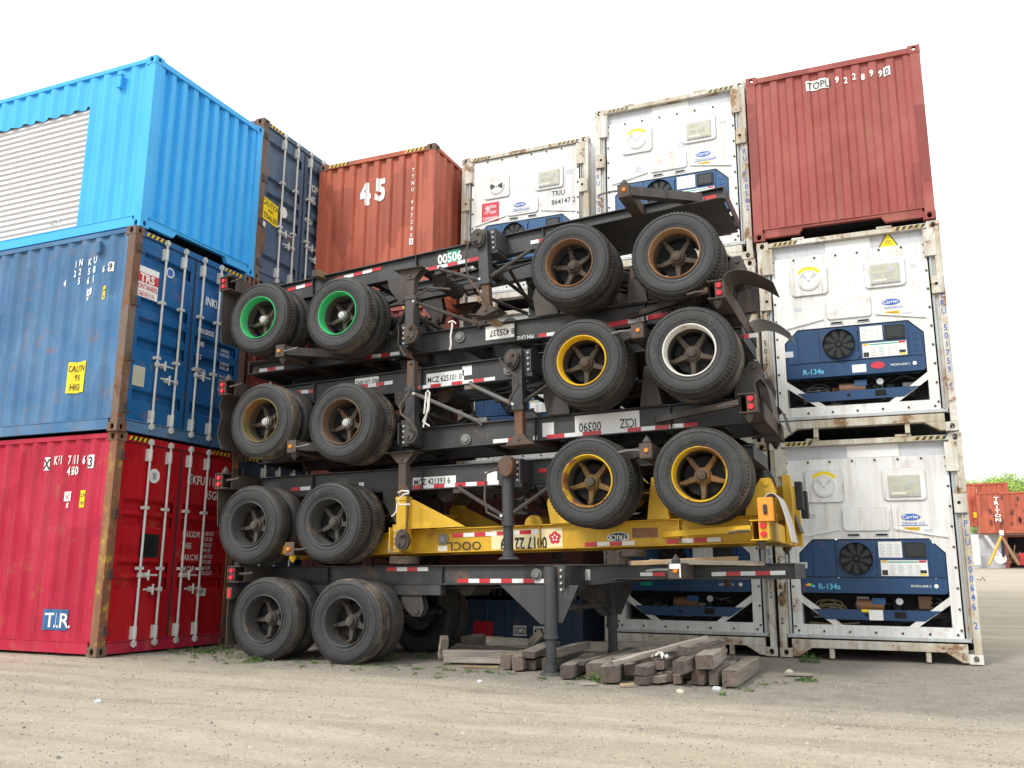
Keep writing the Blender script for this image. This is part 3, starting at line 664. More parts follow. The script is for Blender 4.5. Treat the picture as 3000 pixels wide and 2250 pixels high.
    # evaporator hatch
    def screws(mb, cx, cy, w, h, n=3, m=0):
        for i in range(n+1):
            for s in (-1, 1): mb.cyl((cx-w/2+w*i/n, cy+s*h/2, d), (cx-w/2+w*i/n, cy+s*h/2, d+.02), .008, 6, m=m, T=E_)
        for i in range(1, n):
            for s in (-1, 1): mb.cyl((cx+s*w/2, cy-h/2+h*i/n, d), (cx+s*w/2, cy-h/2+h*i/n, d+.02), .008, 6, m=m, T=E_)
    hv = 2.25*k
    p = MB(); face_prism(p, rrect(-.52, hv, .50, .44, .06), d, d+.022, 2); face_prism(p, rrect(-.52, hv, .485, .425, .055), d+.022, d+.026, 0)
    screws(p, -.52, hv, .44, .38, 3, 1)
    ha = p.build('fresh_air_hatch', ['white', 'brown', 'lgrey'], root)
    p = MB(); p.lathe([(.0, 0), (.15, 0), (.155, .008), (.148, .014), (.0, .014)], 32, T=E_ @ Matrix.Translation((-.52, hv, d+.026)) @ Matrix.Rotation(R(90), 4, 'X') @ Matrix.Scale(1, 4))
    for t in (25, 155):
        a0, a1 = R(t-25), R(t+25)
        if style != 3: a0, a1 = R(t-2), R(t+2)
    vm = 2 if style == 3 else 1
    for a in ((-28, 28), (152, 208)) if style == 3 else ((32, 58), (122, 148)):
        seg = [(-.52+.035*math.cos(R(a[0])), hv+.035*math.sin(R(a[0])))]
        seg += [(-.52+.12*math.cos(R(a[0]+(a[1]-a[0])*i/8)), hv+.12*math.sin(R(a[0]+(a[1]-a[0])*i/8))) for i in range(9)]
        seg += [(-.52+.035*math.cos(R(a[1])), hv+.035*math.sin(R(a[1])))]
        face_prism(p, seg, d+.041, d+.044, vm)
    p.cyl((-.52, hv, d+.03), (-.52, hv, d+.055), .014, 8, m=1, T=E_)
    for r0 in (.128,):
        vs = []; N = 40
        for i in range(N): a = 2*math.pi*i/N; vs += [(-.52+r0*math.cos(a), hv+r0*math.sin(a), d+.043), (-.52+(r0+.008)*math.cos(a), hv+(r0+.008)*math.sin(a), d+.043)]
        p.add(vs, [(2*i, 2*((i+1) % N), 2*((i+1) % N)+1, 2*i+1) for i in range(N)], 1, E_)
    p.build('vent_disc', ['white', 'lgrey', 'decblack'], ha)
    if style != 3:
        vs = []; N = 14
        for i in range(N+1): a = R(38+100*i/N); vs += [(-.52+.158*math.cos(a), hv+.158*math.sin(a), d+.03), (-.52+.205*math.cos(a), hv+.205*math.sin(a), d+.03)]
        p = MB(); p.add(vs, [(2*i, 2*i+2, 2*i+3, 2*i+1) for i in range(N)], 0, E_); p.build('yellow_arc_label', 'decyel', ha)
    # controller hatch
    p = MB(); face_prism(p, rrect(.48, hv, .53, .43, .06), d, d+.022, 2); face_prism(p, rrect(.48, hv, .515, .415, .055), d+.022, d+.026, 0); screws(p, .48, hv-.01, .46, .36, 3, 1)
    hc = p.build('controller_hatch', ['white', 'brown', 'lgrey'], root)
    p = MB(); p.box(.29, .67, hv-.165, hv+.115, d+.027, d+.045, 1, T=E_); p.box(.305, .655, hv-.15, hv+.10, d+.045, d+.049, 0, T=E_)
    for i in range(4): p.box(.33, .44, hv-.08+i*.018, hv-.072+i*.018, d+.049, d+.052, 1, T=E_); p.box(.47, .58, hv-.08+i*.018, hv-.072+i*.018, d+.049, d+.052, 1, T=E_)
    p.box(.53, .61, hv+.0, hv+.055, d+.049, d+.052, 1, T=E_); p.box(.33, .5, hv-.13, hv-.115, d+.049, d+.052, 2, T=E_)
    for i in range(4): p.cyl((.52+i*.03, hv-.12, d+.049), (.52+i*.03, hv-.12, d+.054), .008, 8, m=1, T=E_)
    for i in range(3): p.box(.32, .50, hv+.03+i*.02, hv+.034+i*.02, d+.049, d+.051, 1, T=E_)
    p.build('controller_window', ['beige', 'steel', 'decwhite'], hc)
    # access panel
    av = 1.80*k
    p = MB(); face_prism(p, rrect(-.02, av, .59, .31, .05), d, d+.018, 1); face_prism(p, rrect(-.02, av, .575, .295, .045), d+.018, d+.022, 0); screws(p, -.02, av, .50, .24, 2, 2); p.build('access_panel', ['white', 'lgrey', 'brown'], root)
    p = MB()
    for s in (-1, 1): face_prism(p, [(s*.34-.02, 1.66*k), (s*.34-.02, 1.685*k), (s*.95, 1.575*k), (s*.95, 1.55*k)], d, d+.02)
    p.build('drip_rail', 'white', root)
    p = MB()
    for c in (-.19, .16): p.box(c-.085, c+.085, 1.575*k, 1.615*k, d+.001, d+.012, 1, T=E_); p.box(c-.07, c+.07, 1.583*k, 1.607*k, d+.012, d+.014, 0, T=E_)
    p.build('lifting_slots', ['dark', 'lgrey'], root)
    # maker's lettering
    p = MB(); lu, lv = (.53, 1.82*k) if style != 3 else (-.07, 1.83*k); dd = d+.004 if style != 3 else d+.026
    el = [(lu+.115*math.cos(2*math.pi*i/24), lv+.043*math.sin(2*math.pi*i/24)) for i in range(24)]; face_prism(p, el, dd, dd+.002, 0)
    text(p, 'Carrier', .05, lu, lv-.02, dd+.004, E_, .95, .012, 1, center=True, rot=.03)
    text(p, {0: 'TRANS CC', 1: 'RANSICO', 2: 'TRANSICOLD'}.get(style, 'TRANSICOLD'), .034, lu+.03, lv-.098, dd, E_, 1.15 if style else 1.25, .0, 0, center=True)
    if style != 1: face_prism(p, [(lu-.13, lv-.112), (lu+.20, lv-.112), (lu+.20, lv-.106), (lu-.13, lv-.106)], dd, dd+.002, 0)
    if style == 3: text(p, 'THINLINE', .03, lu+.05, lv-.155, dd, E_, 1.3, .0, 2, center=True)
    p.build('maker_lettering', ['tblue', 'decwhite', 'steel'], root)
    if style != 3: p = MB(); decal(p, .44, .63, 1.665*k-.02, 1.665*k+.025, d+.003, 0, E_); text(p, 'REFRIGERATION', .017, .535, 1.665*k-.006, d+.006, E_, .8, 0, 1, center=True); p.build('yellow_label', ['haz_y', 'tblack'], root)
    if style == 3:
        p = MB(); decal(p, -.82, -.48, 1.60, 1.97, d+.003, 0, E_)
        for s, v in (('CAUTION', 1.86), ("9' 6\" HIGH", 1.755), ('CONTAINER', 1.645)): text(p, s, .055, -.65, v, d+.006, E_, .66, .02, 1, center=True)
        p.build('caution_sticker', ['decred', 'decwhite'], root)
        p = MB(); text(p, 'TRIU', .10, .52, 1.89, d+.004, E_, .85, .01); text(p, '864147 2', .10, .52, 1.73, d+.004, E_, .85, .01)
        p.build('lettering', 'tblack', root)
        p = MB(); decal(p, -.28, .22, 2.18, 2.50, d+.003, 0, E_); p.build('painted_patch', 'decwhite', root)
    # ---------------- machinery unit
    ub = M['unit'] if style in (0, 4) else M['unitlt']
    um = 'unit' if style in (0, 1, 4) else 'unitlt'
    z_b = .84*k
    p = MB(); de = -.06
    face_prism(p, [(-ou+.012, 1.04*k), (ou-.012, 1.04*k), (ou-.012, z_c-.006), (cu_-.006, z_hi-.012), (-cu_+.006, z_hi-.012), (-ou+.012, z_c-.006)], -.30, de)
    unit = p.build('cooling_unit', um, root)
    p = MB(); face_prism(p, [(-.87, 1.055*k), (-.73, 1.055*k), (-.73, 1.52*k), (-.87, 1.37*k)], de, de+.012); face_prism(p, [(-.72, 1.055*k), (-.435, 1.055*k), (-.435, 1.525*k), (-.72, 1.525*k)], de, de+.014)
    if style == 3: face_prism(p, rrect(-.57, 1.27, .22, .26, .03), de+.014, de+.02)
    p.build('unit_cover', um, unit)
    fu, fv = -.18, 1.285*k
    p = MB(); face_prism(p, rrect(fu, fv, .49, .47, .03), de, de+.03)
    p.lathe([(.222, .0), (.222, .012), (.21, .012), (.21, -.05)], 36, T=E_ @ Matrix.Translation((fu, fv, de+.03)) @ Matrix.Rotation(R(90), 4, 'X') @ Matrix.Scale(-1, 4, (0, 1, 0)))
    p.build('fan_surround', um, unit)
    p = MB(); p.cyl((fu, fv, de+.030), (fu, fv, de+.033), .21, 36, T=E_, m=0)
    for i in range(9):
        a = 2*math.pi*i/9+.3
        pts = [(fu+r_*math.cos(a+o), fv+r_*math.sin(a+o)) for r_, o in ((.05, -.2), (.19, .0), (.20, .22), (.19, .40), (.06, .35))]
        face_prism(p, pts, de+.034, de+.037, 1)
    p.cyl((fu, fv, de+.035), (fu, fv, de+.045), .035, 14, m=2, T=E_); p.cyl((fu, fv, de+.04), (fu, fv, de+.052), .012, 8, m=3, T=E_)
    for i in range(9):
        r0 = .03+i*.022; N = 32
        vs = []
        for q in range(N): a = 2*math.pi*q/N; vs += [(fu+r0*math.cos(a), fv+r0*math.sin(a), de+.05), (fu+(r0+.003)*math.cos(a), fv+(r0+.003)*math.sin(a), de+.05)]
        p.add(vs, [(2*q, 2*((q+1) % N), 2*((q+1) % N)+1, 2*q+1) for q in range(N)], 2, E_)
    p.build('condenser_fan', ['dark', 'decblack', 'gasket', 'brown'], unit)
    p = MB(); face_prism(p, [(.08, 1.055*k), (.70, 1.055*k), (.70, 1.525*k), (.08, 1.525*k)], de, de+.014); face_prism(p, [(.715, 1.055*k), (.87, 1.055*k), (.87, 1.37*k), (.73, 1.51*k)], de, de+.01)
    for v in (1.12, 1.2, 1.29, 1.37): p.box(.76, .83, v*k-.015, v*k+.015, de+.01, de+.016, T=E_)
    for v in (1.48, 1.12): p.box(.065, .085, v*k-.03, v*k+.03, de+.014, de+.03, T=E_)
    p.build('control_cover', um, unit)
    p = MB(); p.box(.42, .67, 1.30*k, 1.49*k, de+.014, de+.034, 0, T=E_); p.box(.445, .645, 1.325*k, 1.465*k, de+.034, de+.037, 1, T=E_); p.build('inspection_window', ['gasket', 'decblack'], unit)
    if style != 3:
        p = MB(); decal(p, .105, .39, 1.30*k, 1.505*k, de+.017, 0, E_)
        for i in range(3):
            for j in range(9): p.box(.12+i*.09, .195+i*.09-.02*((j*7+i) % 3)/2, 1.315*k+j*.019, 1.321*k+j*.019, de+.017, de+.0185, 1, T=E_)
        decal(p, .12, .68, 1.065*k, 1.265*k, de+.017, 0, E_)
        decal(p, .13, .20, 1.235*k, 1.262*k, de+.019, 2, E_); decal(p, .21, .57, 1.235*k, 1.250*k, de+.019, 3, E_); decal(p, .58, .67, 1.235*k, 1.262*k, de+.019, 4, E_)
        decal(p, .13, .20, 1.075*k, 1.14*k, de+.019, 5, E_); decal(p, .585, .665, 1.10*k, 1.14*k, de+.019, 5, E_); decal(p, .585, .665, 1.072*k, 1.095*k, de+.019, 6, E_)
        for u in (.225, .33, .435, .53):
            for j in range(6): p.box(u, u+.075-.01*(j % 3), 1.085*k+j*.023, 1.090*k+j*.023, de+.019, de+.0205, 3 if j in (2, 4) and u in (.33,) else 1, T=E_)
        p.build('instruction_label', ['decwhite', 'steel', 'haz_y', 'decgreen', 'decred', 'tblack', 'decyel'], unit)
    # lower band with the coolant name
    p = MB(); face_prism(p, [(-ou+.012, z_b+.02), (-ou+.04, z_b), (ou-.04, z_b), (ou-.012, z_b+.02), (ou-.012, 1.035*k), (-ou+.012, 1.035*k)], -.20, de+.02); bd = p.build('unit_band', um, unit)
    p = MB()
    if style in (0, 1): text(p, 'R-134a', .075, -.68, z_b+.05, de+.024, E_, .95, .02, 0)
    if style == 0:
        for i, mm in enumerate((1, 2, 3, 4, 0)):
            a0, a1 = R(180-36*i), R(180-36*(i+1)); c = (-.79, z_b+.07)
            face_prism(p, [(c[0], c[1]+.015)]+[(c[0]+.07*math.cos(a0+(a1-a0)*q/3), c[1]+.052*math.sin(a0+(a1-a0)*q/3)) for q in range(4)], de+.022, de+.024, mm)
    text(p, 'MICRO-LINK 2' if style != 4 else 'MICRO-LINK', .03, .46, z_b+.085, de+.024, E_, .9, .01, 5); p.cyl((.76, z_b+.1, de+.02), (.76, z_b+.1, de+.025), .026, 16, m=5, T=E_)
    if style == 1: p.prism([(.30+.09*math.cos(2*math.pi*i/20), z_b+.11+.05*math.sin(2*math.pi*i/20)) for i in range(20)], 2, de+.021, de+.025, 1, T=E_); decal(p, -.03, .15, z_b+.03, z_b+.14, de+.0225, 5, E_)
    if style == 4: decal(p, -.67, -.50, z_b+.07, z_b+.12, de+.0225, 4, E_)
    p.build('unit_lettering', ['tcyan', 'decred', 'haz_y', 'decyel', 'decgreen', 'decwhite'], unit)
    # machinery bay
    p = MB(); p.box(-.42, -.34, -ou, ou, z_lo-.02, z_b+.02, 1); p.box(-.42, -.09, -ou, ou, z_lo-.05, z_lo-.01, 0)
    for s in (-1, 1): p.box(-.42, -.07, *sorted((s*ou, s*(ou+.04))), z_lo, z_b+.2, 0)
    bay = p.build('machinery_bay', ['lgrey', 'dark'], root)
    rr = random.Random(seed+3)
    p = MB(); p.cyl((-.22, -.22, .68*k), (-.22, .12, .68*k), .085, 16, m=1); p.box(-.3, -.13, -.02, .14, .70*k, .78*k, 0)
    p.cyl((-.2, .28, .44*k), (-.2, .28, .78*k), .045, 12, m=2); p.cyl((-.14, .31, .74*k), (-.12, .31, .74*k), .045, 14, m=3); p.cyl((-.25, .46, .58*k), (-.25, .74, .58*k), .07, 12, m=2)
    p.build('compressor', ['unitlt', 'rimrust', 'dark', 'steel'], bay, auto=True, smooth=False)
    p = MB()
    for i in range(9):
        y0 = rr.uniform(-.1, .75); z = rr.uniform(.5, .82)*k
        p.tube([(-.25, y0, z), (-.2, y0+.08, z+rr.uniform(-.06, .06)), (-.18, y0+.2, z+rr.uniform(-.08, .08)), (-.26, y0+.32, z+rr.uniform(-.05, .05))], rr.uniform(.008, .02), 6)
    p.build('pipework', 'hose', bay)
    p = MB()
    for i in range(6):
        c = (-.56+rr.uniform(-.05, .07), .56*k+.02*i); w = rr.uniform(.13, .2); h = rr.uniform(.05, .1)
        p.tube([(-.12-.012*i, c[0]+w*math.cos(2*math.pi*q/16), c[1]+h*math.sin(2*math.pi*q/16)+.02) for q in range(17)], .010, 6)
    p.tube([(-.1, -.82, z_lo+.02), (-.09, -.5, z_lo+.0), (-.1, -.2, z_lo+.03)], .011, 6)
    p.build('coiled_cable', 'cable' if style == 0 else 'hose', bay)
    p = MB()
    for i in range(7):
        y0 = rr.uniform(-.85, .7); z0 = rr.uniform(.46, .66)*k; w, h = rr.uniform(.06, .2), rr.uniform(.06, .16)
        if i % 2: p.box(-.36, -.22-.02*i, y0, y0+w, z0, z0+h, i % 3)
        else: p.cyl((-.30, y0, z0+.05), (-.30, y0+w*1.5, z0+.05), h*.4, 12, m=i % 3)
    p.build('machinery_block', ['steel', 'rimrust', 'hose'], bay)
    p = MB(); hv0, hv1 = .50*k, .63*k
    face_prism(p, [(-.62, hv0), (.60, hv0), (.79, hv1), (-.77, hv1)], -.07, de+.008); p.box(.24, .38, hv0+.03, hv1-.02, de+.008, de+.012, 1, T=E_); p.cyl((-.1, .565*k, de+.008), (-.1, .565*k, de+.012), .022, 12, m=1, T=E_)
    if style == 0: decal(p, -.07, .10, .50*k, .63*k, de+.013, 2, E_); decal(p, -.16, -.07, .60*k, .635*k, de+.0135, 3, E_)
    p.build('base_bar', [um, 'dark', 'decwhite', 'decyel'], bay)
    p = MB()
    for s in (-1, 1): face_prism(p, [(s*(ou), z_b-.03), (s*(ou), z_b-.13), (s*.52, z_lo), (s*.40, z_lo)], -.08, -.058)
    for s in (-1, 1): pass
    p.build('diagonal_strut', 'white', bay)
    # sill and feet
    p = MB(); p.box(-.16, -.03, -hw+.095, hw-.095, .255*k, .30*k, 1); p.box(-.14, -.002, -hw+.162, hw-.162, .13, .235)
    for u in (-.56, .60): p.box(-.14, -.02, u-.03, u+.03, .0, .13)
    for s in (-1, 1): p.prism([(s*(hw-.162), .13), (s*(hw-.162), .012), (s*(hw-.23), .012), (s*(hw-.42), .13)], 0, -.12, -.004)
    p.build('bottom_sill', ['whiterust', 'steel'], root, bevel=.004)
    p = MB(); p.box(-L+.2, -.15, -hw+.1, hw-.1, .16, .3); p.build('floor', 'dark', root)
    # post lettering
    if code:
        p = MB()
        for side in (-1, 1):
            text(p, code, .085, side*(hw-.052), 1.80*k, .003, E_, .8, .01, 0 if (side > 0 or style == 2) else 1, vertical=.115)
        p.build('lettering', ['tblue', 'tblack'], root)
    rr = random.Random(seed)
    p = MB()
    for i in range(5):
        u, v = rr.choice(((-.7, 1.85), (.72, 1.62), (.85, 2.3), (-.85, 1.2), (.2, 2.05), (-.5, 1.75))); w, h = rr.uniform(.06, .14), rr.uniform(.03, .1)
        decal(p, u-w/2, u+w/2, v*k-h/2, v*k+h/2, d+.002+.0004*i, 0, E_)
    p.build('worn_sticker', 'lgrey', root)
    return root
reefer('rusty white reefer on the ground, rainbow umbrella mark on its blue unit', backpos(-1.58, 12.88, 0), 2.91, 0, 'PPLU 500646 2', seed=1)
reefer('rusty white reefer with yellow warning triangle, directly under the maroon TOPU container', backpos(-1.60, 12.82, 2.93), 2.91, 1, 'PRU 501759 5', seed=2)
reefer('white reefer on top beside the maroon container, lettered PRU 500582', backpos(-4.10, 12.95, 5.67), 2.896, 2, 'PRU 500582', seed=3)
reefer('white reefer with red CAUTION HIGH CONTAINER sticker, beside the orange-red container', backpos(-6.86, 13.60, 5.62), 2.896, 3, '', seed=4)
reefer('white reefer on the ground behind the timber pile and the charcoal chassis nose', backpos(-4.05, 12.92, 0), 2.896, 4, 'PRU 503812', seed=5)
reefer('white reefer hidden behind the wheels, between the two other reefers of its column', backpos(-4.08, 12.95, 2.90), 2.76, 2, '', seed=6)
reefer('white reefer glimpsed between chassis rails, resting on the maroon flat rack', backpos(-6.86, 13.60, 2.64), 2.896, 4, '', seed=7)
# ---------------------------------------------------------------- wheels
def tyre_mesh(seed, lug):
    N = 144; rr = random.Random(seed)
    prof = [(.288, .030, 0), (.296, .012, 0), (.33, .002, 0), (.38, -.006, 0), (.43, -.008, 0), (.462, .0, 0), (.482, .012, 0), (.494, .022, 1), (.508, .040, 2),
            (.512, .075, 2), (.500, .080, 0), (.500, .088, 0), (.513, .093, 0), (.514, .122, 0), (.502, .126, 0), (.502, .134, 0), (.514, .138, 0), (.513, .167, 0), (.500, .172, 0), (.500, .180, 0), (.512, .185, 2),
            (.508, .222, 2), (.494, .240, 1), (.47, .255, 0), (.42, .262, 0), (.34, .255, 0), (.288, .230, 0)]
    b = MB(); vs = []
    for i, (r, y, f) in enumerate(prof):
        for k in range(N):
            a = 2*math.pi*k/N; q = r
            if f and lug and k % 2 == 0: q -= .020 if f == 2 else .015
            yy = y+(.004*(1 if k % 2 else -1) if 9 <= i <= 19 else 0)
            vs.append((q*math.cos(a), yy, q*math.sin(a)))
    b.v = vs
    for i in range(len(prof)-1):
        for k in range(N): b.f.append((i*N+k, (i+1)*N+k, (i+1)*N+(k+1) % N, i*N+(k+1) % N)); b.m.append(1 if 7 <= i <= 21 else 0)
    for r in (.345, .452):   # raised circumferential lines on the sidewall
        o = len(b.v)
        for rr_, yy in ((r-.003, -.0055 if r > .4 else -.0005), (r, -.0125 if r > .4 else -.006), (r+.003, -.0055 if r > .4 else -.002)):
            b.v += [(rr_*math.cos(2*math.pi*k/N), yy, rr_*math.sin(2*math.pi*k/N)) for k in range(N)]
        for i in range(2):
            for k in range(N): b.f.append((o+i*N+k, o+(i+1)*N+k, o+(i+1)*N+(k+1) % N, o+i*N+(k+1) % N)); b.m.append(0)
    o = b.build('tyre', ['tyre', 'tread'], None, smooth=True, auto=True); me = o.data; bpy.data.objects.remove(o); return me
TY = [tyre_mesh(1, True), tyre_mesh(2, False)]
def rim_mesh(mat):
    b = MB(); b.lathe([(.262, .245), (.262, .15), (.266, .11), (.270, .06), (.276, .035), (.281, .004), (.284, -.004), (.290, -.008), (.297, -.003), (.300, .012), (.292, .03), (.285, .24)], 56, mats=[1, 1, 0, 0, 0, 0, 0, 0, 0, 0])
    o = b.build('rim', [mat, 'hubdk' if mat in ('rimdark', 'rimgreen') else 'hub'], None, smooth=True, auto=True); me = o.data; bpy.data.objects.remove(o); return me
def spider_mesh(mat, n=5):
    b = MB()
    b.lathe([(.0, .30), (.20, .30), (.215, .27), (.215, .25), (.0, .25)], 32, m=1)
    b.lathe([(.10, .27), (.10, .205), (.082, .19), (.078, .15), (.0, .15)], 24)
    for i in range(n):
        T = Matrix.Rotation(2*math.pi*i/n, 4, 'Y')
        b.add([(.05, .185, -.034), (.05, .185, .034), (.05, .27, -.042), (.05, .27, .042), (.25, .185, -.020), (.25, .185, .020), (.258, .25, -.028), (.258, .25, .028)],
              [(0, 1, 5, 4), (2, 6, 7, 3), (0, 4, 6, 2), (1, 3, 7, 5), (4, 5, 7, 6), (0, 2, 3, 1)], 0, T)
        b.box(.222, .262, .15, .19, -.019, .019, 0, T); b.cyl((.240, .15, 0), (.240, .13, 0), .011, 6, m=0, T=T)
    o = b.build('wheel', [mat, 'dark'], None); 
    md = o.modifiers.new('b', 'BEVEL'); md.width = .008; md.segments = 2
    dg = bpy.context.evaluated_depsgraph_get(); me = bpy.data.meshes.new_from_object(o.evaluated_get(dg)); bpy.data.objects.remove(o); return me
def cap_mesh(mat):
    b = MB(); b.lathe([(.0, .088), (.022, .088), (.024, .094), (.045, .096), (.05, .104), (.05, .112), (.058, .118), (.060, .15), (.078, .155), (.078, .17)], 24)
    for i in range(6): a = math.pi*i/3; b.cyl((.067*math.cos(a), .158, .067*math.sin(a)), (.067*math.cos(a), .148, .067*math.sin(a)), .006, 6)
    o = b.build('hub_cap', mat, None, auto=True); me = o.data; bpy.data.objects.remove(o); return me
_mc = {}
def cached(fn, *a):
    if (fn.__name__, a) not in _mc: _mc[(fn.__name__, a)] = fn(*a)
    return _mc[(fn.__name__, a)]
wrnd = random.Random(11)
def linkm(name, me, parent, loc=(0, 0, 0), ry=0, rz=0, sc_=1):
    o = bpy.data.objects.new(name, me); col.objects.link(o); o.parent = parent; o.location = loc; o.rotation_euler = (0, ry, rz); o.scale = (sc_,)*3; return o
def wheel(root, x, z, side, rim, spider, cap, lug=0, sc_=1.0, ang=None):
    """dual wheel; its outer face at y = side*1.22"""
    w = linkm('wheel', cached(spider_mesh, spider), root, (x, side*1.22, z), 0, 0 if side < 0 else math.pi, sc_)
    w.rotation_euler = (0, wrnd.uniform(0, 1.2) if ang is None else ang, 0 if side < 0 else math.pi)
    linkm('rim', cached(rim_mesh, rim), w, (0, 0, 0)); linkm('rim', cached(rim_mesh, 'rimdark'), w, (0, .33, 0))
    linkm('tyre', TY[lug], w, (0, 0, 0), wrnd.uniform(0, 6)); linkm('tyre', TY[1-lug if wrnd.random() < .3 else lug], w, (0, .335, 0), wrnd.uniform(0, 6))
    linkm('hub_cap', cached(cap_mesh, cap), w, (0, 0, 0))
    return w
# ---------------------------------------------------------------- container chassis
FW = Matrix(((1, 0, 0, 0), (0, 0, -1, -.482), (0, 1, 0, 0), (0, 0, 0, 1)))
def chassis(label, rear, slope, inv, wheels, legx, leglen, body='chas', body2='chasd', rims=('rimbrown', 'rimbrown'), spider='hub', cap='hub', lug=(0, 0),
            depth=.30, nose=6.95, fb=5.9, arm=1, round_leg=False, sub=False, gusset=None, flaps=(), leg_mat=None, legY=-.84, foot=0, crank=0, yellow=False, ang=(None, None), lampbox=None, taper=4.75):
    Mx = Matrix.Translation((rear[0], 10.67, rear[1])) @ Matrix.Rotation(-math.atan(slope), 4, 'Y')
    if inv: Mx = Mx @ Matrix.Rotation(math.pi, 4, 'Y')
    root = thing('container_chassis', label, 'trailer chassis', mat=Mx, group='stacked container chassis'); bpy.context.view_layer.update()
    Mi = Mx.inverted(); D = depth; g = .155
    loc = lambda X, Z, Y=9.45: Mi @ Vector((X, Y, Z))
    for s in (-1, 1):
        y = s*.47; b = MB()
        t0, t1 = taper, taper+.75
        b.prism([(-.02, -.014), (nose, -.014), (nose, -g+.012), (t1, -g+.012), (t0, -D+.014), (-.02, -D+.014)], 1, y-.007, y+.007)
        b.box(-.02, nose, y-.062, y+.062, -.014, 0)
        b.prism([(-.02, -D), (t0, -D), (t1, -g), (nose, -g), (nose, -g+.014), (t1, -g+.014), (t0, -D+.014), (-.02, -D+.014)], 1, y-.062, y+.062)
        for x in (1.05, 2.75, 4.62): b.box(x, x+.012, y-.058, y+.058, -D+.014, -.014)
        b.build('rail', body, root, bevel=.003)
    for x in (.55, 1.25, 2.0, 2.8, 3.55, 4.5, 5.2): b = MB(); dd = D if x < 4.7 else g+.04; b.box(x-.05, x+.05, -.463, .463, -dd+.05, -dd+.06); b.box(x-.05, x+.05, -.463, .463, -.05, -.04); b.box(x-.005, x+.005, -.463, .463, -dd+.06, -.05); b.build('cross_member', body2, root)
    b = MB(); b.box(5.0, nose-.02, -.60, .60, -g-.014, -g-.002); b.cyl((6.2, 0, -g-.014), (6.2, 0, -g-.1), .045, 12); b.build('coupler_plate', body2, root)
    b = MB(); b.box(nose, nose+.014, -.54, .54, -g-.01, .0); b.build('nose_plate', body, root)
    # rear bolster with open box ends
    bw = .17; bz = -.21
    b = MB(); yb = 1.10
    b.box(-.02, bw, -yb, yb, bz, bz+.012); b.box(-.02, bw, -yb, yb, -.012, 0); b.box(-.02, -.006, -yb, yb, bz, 0); b.box(bw-.012, bw, -yb, yb, bz, 0)
    for s in (-1, 1):
        b.box(-.02, bw, *sorted((s*yb, s*1.215)), bz, bz+.012); b.box(-.02, bw, *sorted((s*yb, s*1.215)), -.012, 0); b.box(-.02, -.006, *sorted((s*yb, s*1.215)), bz, 0)
    bo = b.build('rear_bolster', 'brown' if not yellow else body, root, bevel=.003)
    for s in (-1, 1) if inv else (): b = MB(); b.prism([(bw, s*1.17), (bw, s*1.09), (1.15, s*.53), (1.26, s*.53)], 2, bz+.05, bz+.115); b.build('bolster_brace', body2 if not yellow else body, root)
    lm = lampbox or 'brown'
    for s in (-1, 1):
        b = MB(); b.box(-.004, .085, *sorted((s*1.17, s*1.195)), bz+.014, -.014); b.build('lamp_plate', lm, bo)
        for z in (-.062, -.148): b = MB(); b.cyl((.04, s*1.195, z), (.04, s*1.222, z), .034, 16, r2=.028); b.build('tail_lamp', 'redlens', bo, auto=True)
        for x in (.08,):
            b = MB(); b.cyl((x, s*1.13, 0), (x, s*1.13, .03), .045, 10, r2=.05); b.cyl((x, s*1.13, .03), (x, s*1.13, .095), .05, 10, r2=.008); b.build('twist_lock', body2 if not yellow else 'brown', bo)
        b = MB(); b.tube([(bw, s*1.2, -.10), (bw+.12, s*1.22, -.10), (bw+.22, s*1.22, -.085)], .014, 6); b.build('lock_handle', 'brown', bo)
    # front bolster
    b = MB(); b.box(fb-.07, fb+.07, -1.20, 1.20, -.165, -.15); b.box(fb-.07, fb+.07, -1.2, 1.2, -.012, 0); b.box(fb+.056, fb+.07, -1.18, 1.18, -.15, -.012); b.box(fb-.07, fb+.07, -1.2, -1.188, -.15, -.012); b.box(fb-.07, fb+.07, 1.188, 1.2, -.15, -.012); b.box(fb-.01, fb+.004, -1.18, -.54, -.15, -.012)
    bf = b.build('front_bolster', 'brown' if not yellow else 'hubyel', root, bevel=.003)
    if arm:
        for s in (-1, 1): b = MB(); b.prism([(fb+arm*.05, s*1.18), (fb+arm*.05, s*1.05), (fb+arm*.62, s*.53), (fb+arm*.80, s*.53)], 2, -.14, -.03); b.build('bolster_arm', body2, bf)
    for s in (-1, 1):
        b = MB(); b.cyl((fb+.01, s*1.20, -.08), (fb+.01, s*1.222, -.08), .028, 16, r2=.022); b.build('marker_lamp', 'amber', bf, auto=True)
        b = MB(); b.cyl((fb, s*1.12, 0), (fb, s*1.12, .03), .045, 10, r2=.05); b.cyl((fb, s*1.12, .03), (fb, s*1.12, .09), .05, 10, r2=.008); b.build('twist_lock', body2, bf)
        b = MB(); b.tube([(fb-.07, s*1.19, -.07), (fb-.2, s*1.22, -.07), (fb-.3, s*1.22, -.085)], .013, 6); b.build('lock_handle', 'galv' if not yellow else 'brown', bf)
    # running gear
    pts = [loc(X, Z) for X, Z in wheels]; xs = sorted(p.x for p in pts)
